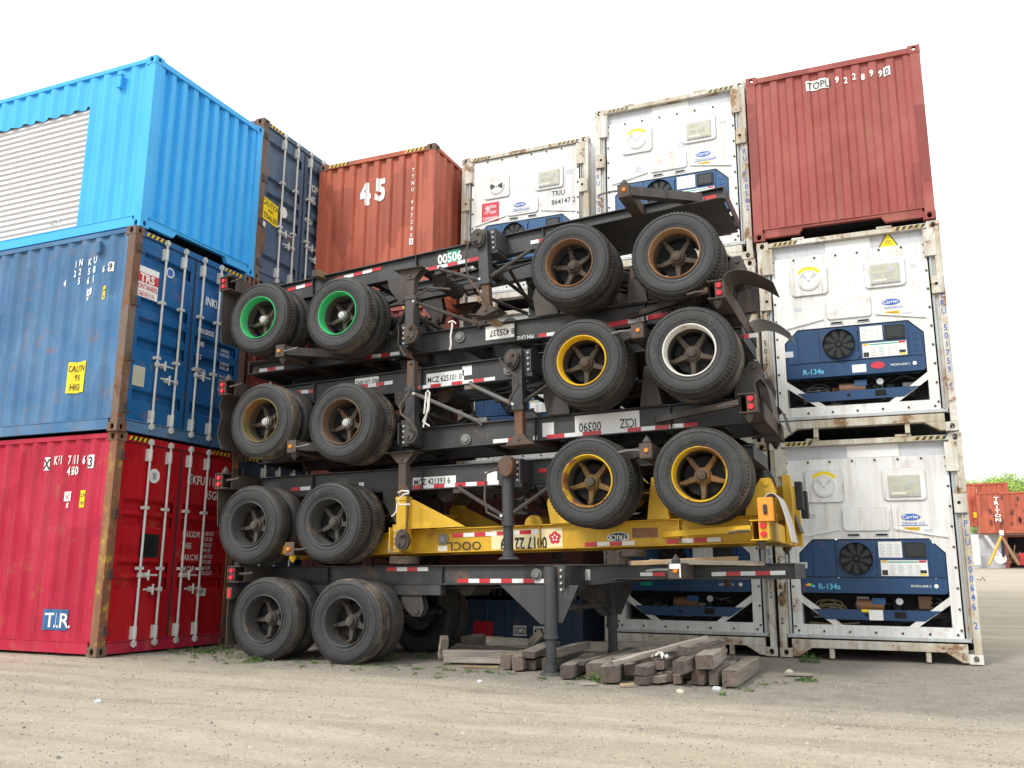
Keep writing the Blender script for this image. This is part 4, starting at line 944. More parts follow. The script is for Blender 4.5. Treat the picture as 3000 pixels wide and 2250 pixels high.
    for i, p in enumerate(pts):
        for s in (-1, 1): wheel(root, p.x, p.z, s, rims[i] if s < 0 else rims[1-i], spider, cap, lug[i], ang=ang[i] if s < 0 else None)
        b = MB(); b.cyl((p.x, -.95, p.z), (p.x, .95, p.z), .063, 12)
        for s in (-1, 1): b.cyl((p.x, s*.60, p.z), (p.x, s*.95, p.z), .19, 20); b.box(p.x-.07, p.x+.07, *sorted((s*.40, s*.54)), p.z-.08, p.z+.09)
        b.build('axle', body2, root)
        for s in (-1, 1):
            b = MB(); b.cyl((p.x+.22, s*.30, p.z+.02), (p.x+.36, s*.30, p.z+.06), .085, 16); b.cyl((p.x+.36, s*.30, p.z+.06), (p.x+.46, s*.30, p.z+.09), .075, 16, r2=.05); b.build('brake_chamber', 'hose', root, auto=True)
    xm = sum(xs)/2; zt = -D-(.13 if sub else 0); zc = sum(p.z for p in pts)/2
    for s in (-1, 1):
        for x, k in ((xs[0]-.52, 1), (xm, 0), (xs[1]+.56, -1)):
            b = MB(); hgt = .40 if not sub else .26
            y0, y1 = sorted((s*.44, s*.56))
            for yy in (y0, y1-.012):
                if k == 0: b.prism([(x-.13, zt), (x+.13, zt), (x+.06, zt-hgt-.08), (x-.06, zt-hgt-.08)], 1, yy, yy+.012)
                else: b.prism([(x-k*.13, zt), (x+k*.17, zt), (x+k*.15, zt-.14), (x-k*.02, zt-hgt), (x-k*.12, zt-hgt), (x-k*.17, zt-hgt*.62)], 1, yy, yy+.012)
            b.cyl((x-k*.07, y0-.02, zt-hgt+.06), (x-k*.07, y1+.02, zt-hgt+.06), .03, 10)
            b.build('spring_hanger', body2 if not yellow else body, root)
        for a, c in ((xs[0]-.5, xm-.06), (xm+.06, xs[1]+.5)):
            b = MB(); mid = (a+c)/2; zz = zt-.30 if not sub else zt-.2
            for q in range(3):
                w = (c-a)/2*(1-.22*q); P = [(mid-w+2*w*i/6, zz-.07*(1-((i-3)/3)**2)*(1-.22*q)**2-.013*q) for i in range(7)]
                b.prism(P+[(x_, z_+.011) for x_, z_ in P[::-1]], 1, *sorted((s*.46, s*.54)))
            b.build('leaf_spring', body2, root)
            b = MB(); b.cyl((a-.0, s*.42, zt-.34), (c, s*.36, (pts[0].z+zt)/2-.1), .024, 8); b.build('radius_rod', 'brown', root)
    b = MB(); b.tube([(xs[0], -.1, -D+.04), (2.2, -.14, -D+.02), (3.4, -.1, -D+.06), (4.4, -.2, -.14)], .012, 6); b.tube([(xs[0], .1, -D+.06), (2.4, .05, -D+.02), (3.7, .12, -D+.03), (5.4, .0, -.1)], .01, 6); b.build('air_hose', 'hose', root)
    hr = random.Random(int(rear[1]*10))
    for q in range(3):
        y_ = hr.uniform(-.42, .3); a_, c_ = hr.uniform(.8, 2.4), hr.uniform(3.2, 5.0); sg = hr.uniform(.05, .22); b = MB(); b.tube([(a_+(c_-a_)*i/8, y_+.06*math.sin(i), -D+.06-sg*math.sin(math.pi*i/8)*(-1 if inv else 1)*.8) for i in range(9)], hr.uniform(.006, .012), 6); b.build('air_hose', 'hose', root)
    b = MB(); b.cyl((2.95, -.22, -D-.02), (2.95, .35, -D-.02), .12, 20); b.build('air_tank', body2, root, auto=True)
    if sub:
        for s in (-1, 1): b = MB(); y = s*.52; b.box(.02, 2.78, y-.07, y+.07, -D-.13, -D-.006); b.box(-.0, 3.05, y-.075, y+.075, -D-.006, -D-.001, 0); b.build('slider_rail', body, root, bevel=.004)
        b = MB(); b.box(-.02, .06, -1.2, 1.2, -.42, -.27); b.build('bumper_bar', body2, root)
        for s in (-1, 1): b = MB(); b.box(.0, .05, *sorted((s*1.20, s*1.212)), -.40, -.29); b.build('tail_lamp', 'tape_r', root)
    # landing gear
    lx = loc(legx, 0).x; lm2 = leg_mat or body
    for s in (-1, 1):
        y = s*(-legY); top = -.03; mid = -leglen*(.53 if yellow else .62)
        b = MB()
        if round_leg: b.cyl((lx, y, top), (lx, y, mid-.02), .072, 20); b.cyl((lx, y, mid-.02), (lx, y, mid-.07), .082, 20)
        else: b.box(lx-.068, lx+.068, y-.068, y+.068, mid, top); b.box(lx-.078, lx+.078, y-.078, y+.078, mid-.03, mid+.02)
        lg = b.build('landing_leg', lm2, root, bevel=.006 if not round_leg else 0, auto=round_leg)
        b = MB()
        if round_leg: b.cyl((lx, y, mid), (lx, y, -leglen+.03), .060, 18)
        else: b.box(lx-.054, lx+.054, y-.054, y+.054, -leglen+.05, mid)
        b.build('inner_leg', ('redrust' if not inv else 'brown') if foot != 3 else lm2, lg, bevel=.005 if not round_leg else 0, auto=round_leg)
        b = MB(); z = -leglen
        if foot in (0, 1):
            for q in (-1, 1): b.prism([(lx-.19, z), (lx+.19, z), (lx+.06, z+.14), (lx-.06, z+.14)], 1, y+q*.062-.005, y+q*.062+.005)
            b.prism([(lx-.21, z), (lx+.21, z), (lx+.21, z+.008), (lx-.21, z+.008)] if foot == 0 else [(lx-.22, z+.05), (lx, z-.01), (lx+.22, z+.05), (lx+.21, z+.058), (lx, z-.002), (lx-.21, z+.058)], 1, y-.13, y+.13); b.cyl((lx, y-.08, z+.085), (lx, y+.08, z+.085), .022, 10)
        elif foot == 2:
            b.box(lx+.02, lx+.20, y-.12, y+.12, z+.03, z+.05, T=Matrix.Translation((lx, y, z)) @ Matrix.Rotation(1.05, 4, 'Y') @ Matrix.Translation((-lx, -y, -z))); b.cyl((lx, y-.08, z+.085), (lx, y+.08, z+.085), .022, 10)
        else: b.cyl((lx, y, z), (lx, y, z+.03), .13, 20, r2=.10); b.cyl((lx, y, z+.03), (lx, y, z+.10), .075, 16)
        b.build('foot_plate', 'brown' if foot != 3 else lm2, lg, bevel=.003)
        b = MB(); b.box(lx+.03, lx+.17, *sorted((s*.485, s*(-legY)-s*.02)), -D-.06, -.02); b.box(lx+.168, lx+.182, *sorted((s*.485, s*(-legY)+s*.05)), -D-.02, -.04)
        for q in range(4): b.cyl((lx+.125, s*(-legY-.02), -.07-q*.07), (lx+.125, s*(-legY)+s*.005, -.07-q*.07), .014, 8, m=1)
        b.build('leg_bracket', [body, 'bar'], root)
        if gusset:
            b = MB()
            for a_, c_ in gusset: b.prism([(lx+a_, -D+.002), (lx+.06*(1 if a_ > 0 else -1), -D+.002), (lx+.06*(1 if a_ > 0 else -1), -D-c_), (lx+.13*(1 if a_ > 0 else -1), -D-c_)], 1, y-s*.03-.005, y-s*.03+.005)
            b.build('gusset_plate', body, root)
        else:
            b = MB(); b.tube([(lx-.82, s*.50, -D+.03), (lx-.78, s*.54, -D-.02), (lx-.06, y, mid+.05)], .026, 8); b.box(lx-.90, lx-.76, s*.47-.045, s*.47+.045, -D-.06, -D, 0); b.cyl((lx-.06, y-.08, mid+.05), (lx-.06, y+.08, mid+.05), .018, 8, m=1); b.build('leg_brace', ['galv' if crank == 1 else body2, 'bar'], root)
            b = MB(); b.tube([(lx+.50, s*.50, -D+.01), (lx+.06, y, mid+.08)], .026, 8); b.build('leg_brace', body2, root)
    b = MB(); b.cyl((lx, legY, -.32*leglen-.12), (lx, -legY, -.32*leglen-.12), .028, 10); b.tube([(lx, legY+.02, mid+.1), (lx+.02, .0, -D+.02)], .026, 8); b.tube([(lx, -legY-.02, mid+.1), (lx-.02, .0, -D+.02)], .026, 8); b.build('cross_shaft', body2, root)
    if not round_leg or yellow:
        b = MB(); T = Matrix.Translation((lx-.02, legY-.068, -.16))
        P = [(.105*math.cos(t)*(1.0 if math.sin(t) > 0 else .9)-.02, .13*math.sin(t)) for t in [2*math.pi*i/20 for i in range(20)]]
        b.prism(P, 1, -.055, 0, T=T); b.prism([(x*.75, z*.75) for x, z in P], 1, -.075, -.055, T=T); b.cyl((.0, -.075, .05), (.0, -.10, .05), .02, 10, T=T); b.cyl((-.03, -.075, -.05), (-.03, -.11, -.05), .018, 10, T=T)
        gb = b.build('gearbox', 'brown' if crank == 2 or yellow else body2, root, bevel=.008)
        b = MB(); x, y, z = lx-.05, legY-.17, -.21
        if crank == 0: P = [(x, y, z), (x-.09, y, z-.0), (x-.12, y-.02, z-.12), (x-.13, y-.02, z-.36), (x-.10, y, z-.52), (x+.02, y, z-.68), (x+.05, y, z-.78)]
        elif crank == 1: P = [(x, y, z), (x-.12, y-.02, z+.05), (x-.02, y-.03, z-.09), (x+.10, y-.03, z-.19), (x+.12, y-.02, z-.30), (x-.0, y, z-.44), (x-.02, y, z-.52)]
        elif crank == 2: P = [(x, y, z), (x-.06, y, z-.04), (x-.06, y, z-.22), (x-.10, y, z-.42), (x-.30, y, z-.50), (x-.60, y, z-.44)]
        else: P = [(x, y, z), (x-.08, y, z-.02), (x-.09, y, z-.10), (x-.11, y, z-.38), (x-.10, y, z-.56), (x+.02, y, z-.70)]
        b.tube(P, .015, 8); b.build('crank_handle', 'brown', gb)
    # mud flaps
    for fl in flaps:
        pth, y0, y1, mt = fl; b = MB(); vs = []; q_ = [pth[0]]+list(pth)+[pth[-1]]; sm = []
        for i in range(1, len(q_)-2):
            for k in range(5):
                t = k/5; sm.append(tuple(.5*((2*q_[i][c])+(-q_[i-1][c]+q_[i+1][c])*t+(2*q_[i-1][c]-5*q_[i][c]+4*q_[i+1][c]-q_[i+2][c])*t*t+(-q_[i-1][c]+3*q_[i][c]-3*q_[i+1][c]+q_[i+2][c])*t**3) for c in (0, 1)))
        pth = sm+[pth[-1]]; n = len(pth)
        for off in (0, .008):
            for i, (x, z) in enumerate(pth):
                dx = pth[min(i+1, n-1)][0]-pth[max(i-1, 0)][0]; dz = pth[min(i+1, n-1)][1]-pth[max(i-1, 0)][1]; l = math.hypot(dx, dz) or 1
                for y in (y0, y1): vs.append((x-dz/l*off, y, z+dx/l*off))
        m = 2*n; fs = [(2*i, 2*i+1, 2*i+3, 2*i+2) for i in range(n-1)]+[(m+2*i, m+2*i+2, m+2*i+3, m+2*i+1) for i in range(n-1)]
        fs += [(2*i, 2*i+2, m+2*i+2, m+2*i) for i in range(n-1)]+[(2*i+1, m+2*i+1, m+2*i+3, 2*i+3) for i in range(n-1)]+[(0, m, m+1, 1), (2*n-2, 2*n-1, m+2*n-1, m+2*n-2)]
        b.add(vs, fs); f = b.build('mud_flap', mt, root, smooth=True, auto=True)
    def uv(px, py, Y=10.19): p = Mi @ at(px, py, Y); return p.x, p.z
    def tape(p0, p1, n, start=0, h=.05, Y=10.19, d=.004):
        (u0, v0), (u1, v1) = uv(*p0, Y), uv(*p1, Y); b = MB()
        lo, hi = -D+.045 if max(u0, u1) < taper+.3 else -g+.04, -.045
        v0 = min(max(v0, lo), hi); v1 = min(max(v1, lo), hi)
        for i in range(n):
            a, c = u0+(u1-u0)*i/n, u0+(u1-u0)*(i+1)/n; va, vc = v0+(v1-v0)*i/n, v0+(v1-v0)*(i+1)/n
            b.add([(a, va-h/2, d), (c, vc-h/2, d), (c, vc+h/2, d), (a, va+h/2, d)], [(0, 1, 2, 3)], (i+start) % 2, FW)
        b.build('reflective_tape', ['tape_r', 'tape_w'], root)
    def lamp(px, py, mt='lampgrey', r=.07):
        u, v = uv(px, py, 10.17); b = MB(); v = min(max(v, -D+.1), -.1); b.cyl((u, v, .0), (u, v, .022), r, 24, T=FW); b.cyl((u, v, .022), (u, v, .05), r*.82, 24, r2=r*.55, T=FW); b.build('side_lamp', mt, root, auto=True)
    def plate(px0, py0, px1, py1, txt, mt='decwhite', tm='tblack', size=.1, sx=.75, bold=.015, name='number_plate', dv=0, du=.015, extra=None):
        u0, v0 = uv(px0, py0); u1, v1 = uv(px1, py1); u0, u1 = sorted((u0, u1)); v0, v1 = sorted((v0, v1))
        cv = min(max((v0+v1)/2, -D+.03+(v1-v0)/2), -.02-(v1-v0)/2); h = v1-v0; b = MB(); mats = [mt, tm]
        decal(b, u0, u1, cv-h/2, cv+h/2, .003, 0, FW)
        if txt: text(b, txt, size, u0+du, cv-size*.37+dv, .006, FW, sx, bold, 1)
        if extra: extra(b, u0, u1, cv-h/2, cv+h/2); mats += ['decred', 'decwhite']
        b.build(name, mats, root)
    return root, tape, lamp, plate, uv
hang = [(-.01, -.02), (-.02, -.25), (-.01, -.45), (.01, -.70)]
# 1: bottom chassis, upright, standing on its wheels
r1, tp, lp, pl, uv = chassis('charcoal chassis at the very bottom, its own wheels and leg standing on the ground', (-8.05, 1.145), .008, False, [(-7.45, .495), (-6.24, .485)], -3.59, 1.185, legY=-1.16,
    body='chas', rims=('rimdark', 'rimdark'), spider='hubdk', cap='hubdk', lug=(1, 1), depth=.235, nose=7.0, fb=5.86, arm=0, round_leg=True, sub=True, gusset=((-.62, .42), (.32, .40)), leg_mat='chas', foot=3, ang=(.5, .42), lampbox='chas',
    flaps=[([(-.03, -.42), (-.04, -.7), (-.02, -1.0)], -1.15, -.6, 'flap')])
tp((1133, 1663), (1255, 1663), 4, 0); tp((1342, 1706), (1600, 1707), 8, 0); tp((2085, 1682), (2301, 1678), 5, 1, .045); tp((1876, 1690), (1949, 1688), 2, 1, .04); lp(1571, 1683)
pl(1690, 1668, 1730, 1700, '', 'steel', name='maker_plate')
b = MB(); fbx = 5.86; b.box(fbx-.05, fbx+.05, -1.21, -1.203, -.06, -.01, 0); b.box(fbx+.055, fbx+.066, -1.215, -1.195, -.15, -.01, 0); b.build('reflective_tape', 'tape_w', r1)
# 2: yellow, upside down
r2, tp, lp, pl, uv = chassis('yellow chassis lying upside down on the bottom one, with orange lamp box and yellow rims', (-1.22, 1.42), .024, True, [(-1.89, 2.115), (-3.14, 2.085)], -5.67, 1.26,
    body='yel', body2='yel', rims=('rimyel2', 'rimyel2'), spider='hubyel', cap='hub', lug=(0, 0), depth=.30, arm=1, yellow=True, crank=3, leg_mat='yel', legY=-.78, ang=(-.31, -.2), lampbox='yel', gusset=((-.85, .36), (.12, .36)), foot=0,
    flaps=[([(.03, -.22), (.02, -.42), (-.05, -.48), (-.12, -.42), (-.18, -.2), (-.22, .02)], -1.1, -.55, 'flapw'), ([(.0, -.24), (.02, -.36), (-.05, -.40), (-.10, -.32), (-.15, -.15)], .55, 1.0, 'flap')])
tp((1326, 1569), (1591, 1557), 8, 0); tp((1714, 1598), (1860, 1594), 4, 0); tp((1953, 1587), (2112, 1580), 4, 0); lp(1298, 1580)
def flower(b, u0, u1, v0, v1):
    cx, cy = u0+.10, (v0+v1)/2
    for i in range(5): a = 2*math.pi*i/5-.3; b.cyl((cx+.045*math.cos(a), cy+.045*math.sin(a), .003), (cx+.045*math.cos(a), cy+.045*math.sin(a), .0055), .034, 14, m=2, T=FW); b.cyl((cx+.03*math.cos(a), cy+.03*math.sin(a), .006), (cx+.03*math.cos(a), cy+.03*math.sin(a), .0075), .011, 8, m=3, T=FW)
    b.cyl((cx, cy, .003), (cx, cy, .0057), .045, 14, m=2, T=FW)
pl(1440, 1562, 1650, 1612, '', 'deccream', extra=flower)
u, v = uv(1608, 1594); b = MB(); text(b, '0017 22159', .15, u+.02, v-.085, .007, FW, .62, .03); b.build('lettering', 'tblack', r2)
b = MB(); u, v = uv(1411, 1606); text(b, 'OOCL', .11, u, v-.085, .004, FW, 1.1, .0); b.build('lettering', 'tblack', r2)
u, v = uv(1812, 1573); b = MB(); b.prism([(u+.14*math.cos(2*math.pi*i/28), v+.055*math.sin(2*math.pi*i/28)) for i in range(28)], 2, .002, .004, 1, T=FW); b.prism([(u+.128*math.cos(2*math.pi*i/28), v+.046*math.sin(2*math.pi*i/28)) for i in range(28)], 2, .004, .006, 0, T=FW)
text(b, 'STRICK', .058, u, v-.022, .008, FW, 1.0, .02, 1, center=True); b.build('maker_badge', ['decblack', 'decwhite'], r2)
pl(1852, 1548, 1928, 1574, '', 'rimrust', name='rust_patch'); pl(1283, 1601, 1311, 1616, '', 'decwhite', name='small_label'); pl(1137, 1590, 1168, 1626, '', 'decwhite', name='white_patch')
b = MB(); b.box(-.075, .075, -1.24, -1.12, -.43, -.19); b.build('orange_lamp_box', M.setdefault('orangebox', paint('orange_box_paint', (.80, .25, .02, 1), (.72, .30, .03, 1), .6, .12, .2)), r2, bevel=.006)
b = MB(); b.box(-.02, .02, -1.262, -1.24, -.36, -.26); b.build('lamp_socket', 'hose', r2, bevel=.008)
b = MB(); b.box(-.13, -.05, .98, 1.06, -.74, .0); b.box(-.10, -.04, .25, .60, -.78, -.05); b.box(-.12, -.03, .20, .26, -.8, -.02); b.build('rear_frame', 'yel', r2)
b = MB(); b.box(-.28, -.20, .35, .50, -.62, -.30); b.box(-.26, -.18, .02, .18, -.70, -.38); b.build('dock_bumper', 'gasket', r2, bevel=.01)
# 3
r3, tp, lp, pl, uv = chassis('dark upright chassis numbered 421393, standing on the bottom chassis with dark unpainted rims', (-8.37, 2.365), .019, False, [(-7.78, 1.675), (-6.55, 1.690)], -4.22, 1.21,
    rims=('rimdark', 'rimdark'), spider='hubdk', cap='hubdk', lug=(1, 0), round_leg=True, crank=3, foot=3, ang=(.45, .2), fb=5.9, arm=-1, flaps=[(hang, -1.15, -.55, 'flap')])
tp((852, 1434), (910, 1430), 2, 0); tp((1210, 1438), (1462, 1420), 8, 0); tp((1578, 1379), (1602, 1378), 1, 0)
pl(1210, 1410, 1336, 1434, 'MCZ 421393 6', size=.08, sx=.78); pl(1421, 1383, 1457, 1408, '', 'decwhite', name='torn_label'); pl(1052, 1414, 1067, 1424, '', 'decwhite', name='small_label')
b = MB(); x = 4.15; P = [(.10*math.cos(t), .13*math.sin(t)) for t in [2*math.pi*i/16 for i in range(16)]]; b.prism(P, 1, -.98, -.80, T=Matrix.Translation((x-.02, 0, -.12))); b.build('gearbox', 'brown', r3, bevel=.02)
b = MB(); b.tube([(x-.1, -.98, -.15), (x-.26, -1.0, -.20), (x-.28, -1.0, -.50), (x-.25, -1.0, -.66), (x-.05, -1.0, -.76)], .015, 8); b.build('crank_handle', 'brown', r3)
# 4
r4, tp, lp, pl, uv = chassis('black upside-down chassis with a long white ICSZ 00390 plate, yellow and white rims above', (-1.28, 2.745), .026, True, [(-1.95, 3.475), (-3.19, 3.468)], -5.52, 1.17,
    rims=('rimwhite', 'rimyel'), spider='hub', cap='hub', lug=(0, 0), arm=-1, crank=1, foot=2, ang=(-.31, -.28),
    flaps=[([(-.02, -.22), (.0, -.34), (-.06, -.38), (-.12, -.28), (-.15, -.1), (-.16, .05)], -1.05, -.6, 'flap'), ([(-.02, -.2), (.0, -.3), (-.05, -.34), (-.10, -.24), (-.14, -.05)], .5, 1.0, 'flap')])
tp((1445, 1301), (1533, 1294), 2, 1); tp((1563, 1293), (1575, 1292), 1, 1); tp((1602, 1289), (1762, 1274), 3, 0); tp((1839, 1266), (2045, 1246), 5, 0); lp(1364, 1291)
pl(1684, 1222, 1876, 1266, '', 'decwhite'); b = MB(); u, v = uv(1865, 1238); text(b, 'ICSZ', .115, u, v-.055, .007, FW, .62, .01); u, v = uv(1762, 1248); text(b, '00390', .115, u, v-.055, .007, FW, .72, .01); b.build('lettering', 'tblack', r4)
pl(1589, 1240, 1624, 1278, '', 'decwhite', name='torn_label')
# 5
r5, tp, lp, pl, uv = chassis('dark upright chassis numbered 625101, silver hub caps on its brown rims', (-8.43, 3.645), .033, False, [(-7.70, 3.045), (-6.42, 2.955)], -4.01, 1.22,
    rims=('rimolive', 'rimbrown'), cap='cap', lug=(1, 1), crank=1, foot=0, ang=(.55, .3), arm=-1, flaps=[([(-.0, -.21), (-.05, -.35), (-.01, -.50), (-.06, -.72), (.02, -.95)], -1.15, -.55, 'flap')])
tp((862, 1150), (925, 1146), 3, 0); tp((1055, 1133), (1151, 1120), 4, 0); tp((1201, 1146), (1451, 1114), 8, 0); tp((2169, 1000), (2222, 994), 2, 0, .05)
pl(1250, 1106, 1360, 1133, 'MCZ 625101 0', size=.08, sx=.74); pl(1041, 1108, 1110, 1130, 'TARE WT. 5700', size=.055, sx=.7); pl(1355, 1074, 1383, 1098, '', 'decwhite', name='small_label'); lp(1490, 1083)
# 6
r6, tp, lp, pl, uv = chassis('black upside-down chassis numbered 425237, second from the top, rusty rims on the right', (-1.56, 4.03), .022, True, [(-2.08, 4.612), (-3.33, 4.668)], -5.55, 1.05,
    rims=('rimrust2', 'rimrust'), spider='hub', cap='hub', lug=(0, 0), depth=.285, crank=2, foot=0, arm=-1, ang=(-.30, .10),
    flaps=[([(-.02, -.15), (.0, -.25), (-.07, -.32), (-.2, -.32), (-.36, -.25), (-.52, -.13)], -1.1, -.50, 'flap'), ([(-.02, -.04), (.0, -.14), (-.07, -.21), (-.2, -.21), (-.36, -.13), (-.50, .0)], .6, 1.2, 'flapw')])
tp((1064, 1048), (1171, 1035), 4, 0); tp((760, 1086), (832, 1077), 3, 1); tp((1578, 985), (1626, 978), 2, 0); tp((1783, 953), (1957, 920), 3, 0, .06); lp(1347, 987)
pl(1423, 952, 1511, 980, '8 425237', size=.085, sx=.78); b = MB(); u, v = uv(1565, 992); text(b, 'PIN LINE', .05, u, v-.055, .006, FW, .9, .015); b.build('lettering', 'decwhite', r6)
# 7
r7, tp, lp, pl, uv = chassis('charcoal chassis numbered 00506 on top of the pile, bright green rims', (-8.55, 5.155), .068, False, [(-7.85, 4.485), (-6.56, 4.405)], -4.26, 1.20,
    rims=('rimgreen', 'rimgreen'), cap='cap', lug=(0, 0), depth=.285, crank=0, foot=1, ang=(.45, .33), arm=1, flaps=[([(0, -.21), (-.03, -.5), (-.02, -.95)], -1.17, -.55, 'flap')])
tp((843, 850), (920, 830), 3, 0); tp((982, 819), (1118, 785), 5, 0); tp((1194, 803), (1433, 750), 8, 0); tp((1555, 711), (1602, 702), 2, 1); tp((2024, 592), (2099, 576), 2, 1, .06); lp(1433, 723)
pl(1310, 737, 1349, 775, '', 'decgreen'); b = MB(); u, v = uv(1284, 775); text(b, '00506', .135, u, v+.0, .007, FW, .78, .03); b.build('lettering', 'twhite', r7)
pl(1420, 645, 1475, 665, '', 'tblue', name='blue_label')
# lying wood blocks in the stack
def beam(label, p, q, w, h, mat='wood', seed=0, cat='timber', name='timber', group='timbers piled on the ground', roll=0):
    """p,q: centres of the two end faces"""
    p, q = Vector(p), Vector(q); d = (q-p); L = d.length; rr = random.Random(seed)
    X = d.normalized(); Zv = Vector((0, 0, 1)); Yv = Zv.cross(X).normalized(); Zv = X.cross(Yv)
    Mx = Matrix((( X.x, Yv.x, Zv.x, p.x), (X.y, Yv.y, Zv.y, p.y), (X.z, Yv.z, Zv.z, p.z), (0, 0, 0, 1))) @ Matrix.Rotation(roll, 4, 'X')
    n = 7; vs = []; ring = []
    c = min(w, h)*.07
    sec = [(-w/2+c, -h/2), (w/2-c, -h/2), (w/2, -h/2+c), (w/2, h/2-c), (w/2-c, h/2), (-w/2+c, h/2), (-w/2, h/2-c), (-w/2, -h/2+c)]
    for i in range(n+1):
        x = L*i/n; k = 1-.04*rr.random(); oy, oz = rr.uniform(-.004, .004), rr.uniform(-.003, .003)
        e = 1 if 0 < i < n else .96
        for (y, z) in sec: vs.append((x+(rr.uniform(-.008, .008) if i in (0, n) else 0), y*k*e+oy+rr.uniform(-.003, .003), z*k*e+oz+rr.uniform(-.003, .003)))
    fs = [(i*8+k, i*8+(k+1) % 8, (i+1)*8+(k+1) % 8, (i+1)*8+k) for i in range(n) for k in range(8)]+[tuple(range(7, -1, -1)), tuple(range(n*8, n*8+8))]
    b = MB(); b.v = vs; b.f = fs; b.m = [0]*(len(fs)-2)+[1, 1]; o = b.build(name, [mat, 'endgrain'], None); o.matrix_world = Mx
    return tag(o, label, cat, group)
bl = 'wood blocks wedged in the chassis stack'
def block(label, px, py, Y, sx_, sy_, sz_, mat='wood', rz=0):
    p = at(px, py, Y); v = Matrix.Rotation(rz, 3, 'Z') @ Vector((0, sy_/2, 0))
    return beam(label, p-v+Vector((0, sy_/2, 0)), p+v+Vector((0, sy_/2, 0)), sx_, sz_, mat, int(px), 'wood block', 'wood_block', bl)
block('wood block on the green-rimmed chassis rail, in front of the orange-red container', 920, 800, 9.98, .12, .45, .10, 'wood3', .1)
block('tall pale wood block under the yellow chassis, right of its maker badge', 1797, 1635, 9.95, .16, .5, .15)
block('wood block on top of the tall pale one, touching the yellow chassis', 1842, 1620, 9.90, .18, .45, .08, 'wood2')
block('wood block under the left gooseneck end of the yellow chassis', 1160, 1640, 10.0, .2, .45, .1, 'wood2')
block('small pale block on the 421393 chassis rail below its upper flange', 1435, 935, 9.9, .12, .3, .05, 'wood3')
beam('long pale plank laid along the bottom chassis nose, beside its pointed lock', at(1845, 1650, 9.7), at(2160, 1636, 10.25), .10, .05, 'wood3', 4, 'plank', 'plank', 'planks on the bottom chassis nose')
beam('brown plank leaning along the bottom chassis nose, touching the pale plank', at(1905, 1645, 9.85), at(2240, 1652, 10.0), .08, .05, 'wood', 5, 'plank', 'plank', 'planks on the bottom chassis nose')
# rope and strap
t = MB(); p = at(1325, 950, 9.70); t.tube([p+Vector(q) for q in ((0, 0, .03), (.01, -.02, -.04), (-.01, -.02, -.16), (0, -.02, -.27), (-.015, -.02, -.34))], .012, 6); t.tube([p+Vector(q) for q in ((-.05, -.01, .03), (.02, -.03, .035), (.06, -.01, .0))], .01, 6)
tag(t.build('rope', 'rope'), 'white rope tied round the crank of the 425237 chassis', 'rope', 'white ropes tied to the cranks')
t = MB(); p = at(1250, 1175, 9.66); t.tube([p+Vector(q) for q in ((-.03, 0, -.16), (.0, -.02, .1), (.02, -.02, .13), (.05, -.02, .10), (.04, -.02, -.12), (-.04, -.01, -.26), (.05, 0, -.32))], .011, 6); t.tube([p+Vector(q) for q in ((0, 0, .1), (.02, 0, -.05), (.0, 0, -.2), (-.04, 0, -.33))], .01, 6)
tag(t.build('rope', 'rope'), 'white rope loop hanging from the crank beside the 625101 number', 'rope', 'white ropes tied to the cranks')
t = MB(); p = at(1185, 1450, 9.70); t.tube([p+Vector(q) for q in ((-.09, -.0, .03), (-.02, -.03, .05), (.08, -.03, .04), (.08, -.03, .02), (.0, -.03, -.0), (-.07, -.03, -.06), (-.05, -.03, -.12), (.10, -.03, -.12))], .01, 6); t.tube([p+Vector(q) for q in ((-.08, -.03, -.1), (-.09, -.03, -.2), (-.13, -.03, -.25), (-.16, -.02, -.26))], .01, 6)
tag(t.build('rope', 'rope'), 'white rope lashed round the yellow landing leg', 'rope', 'white ropes tied to the cranks')
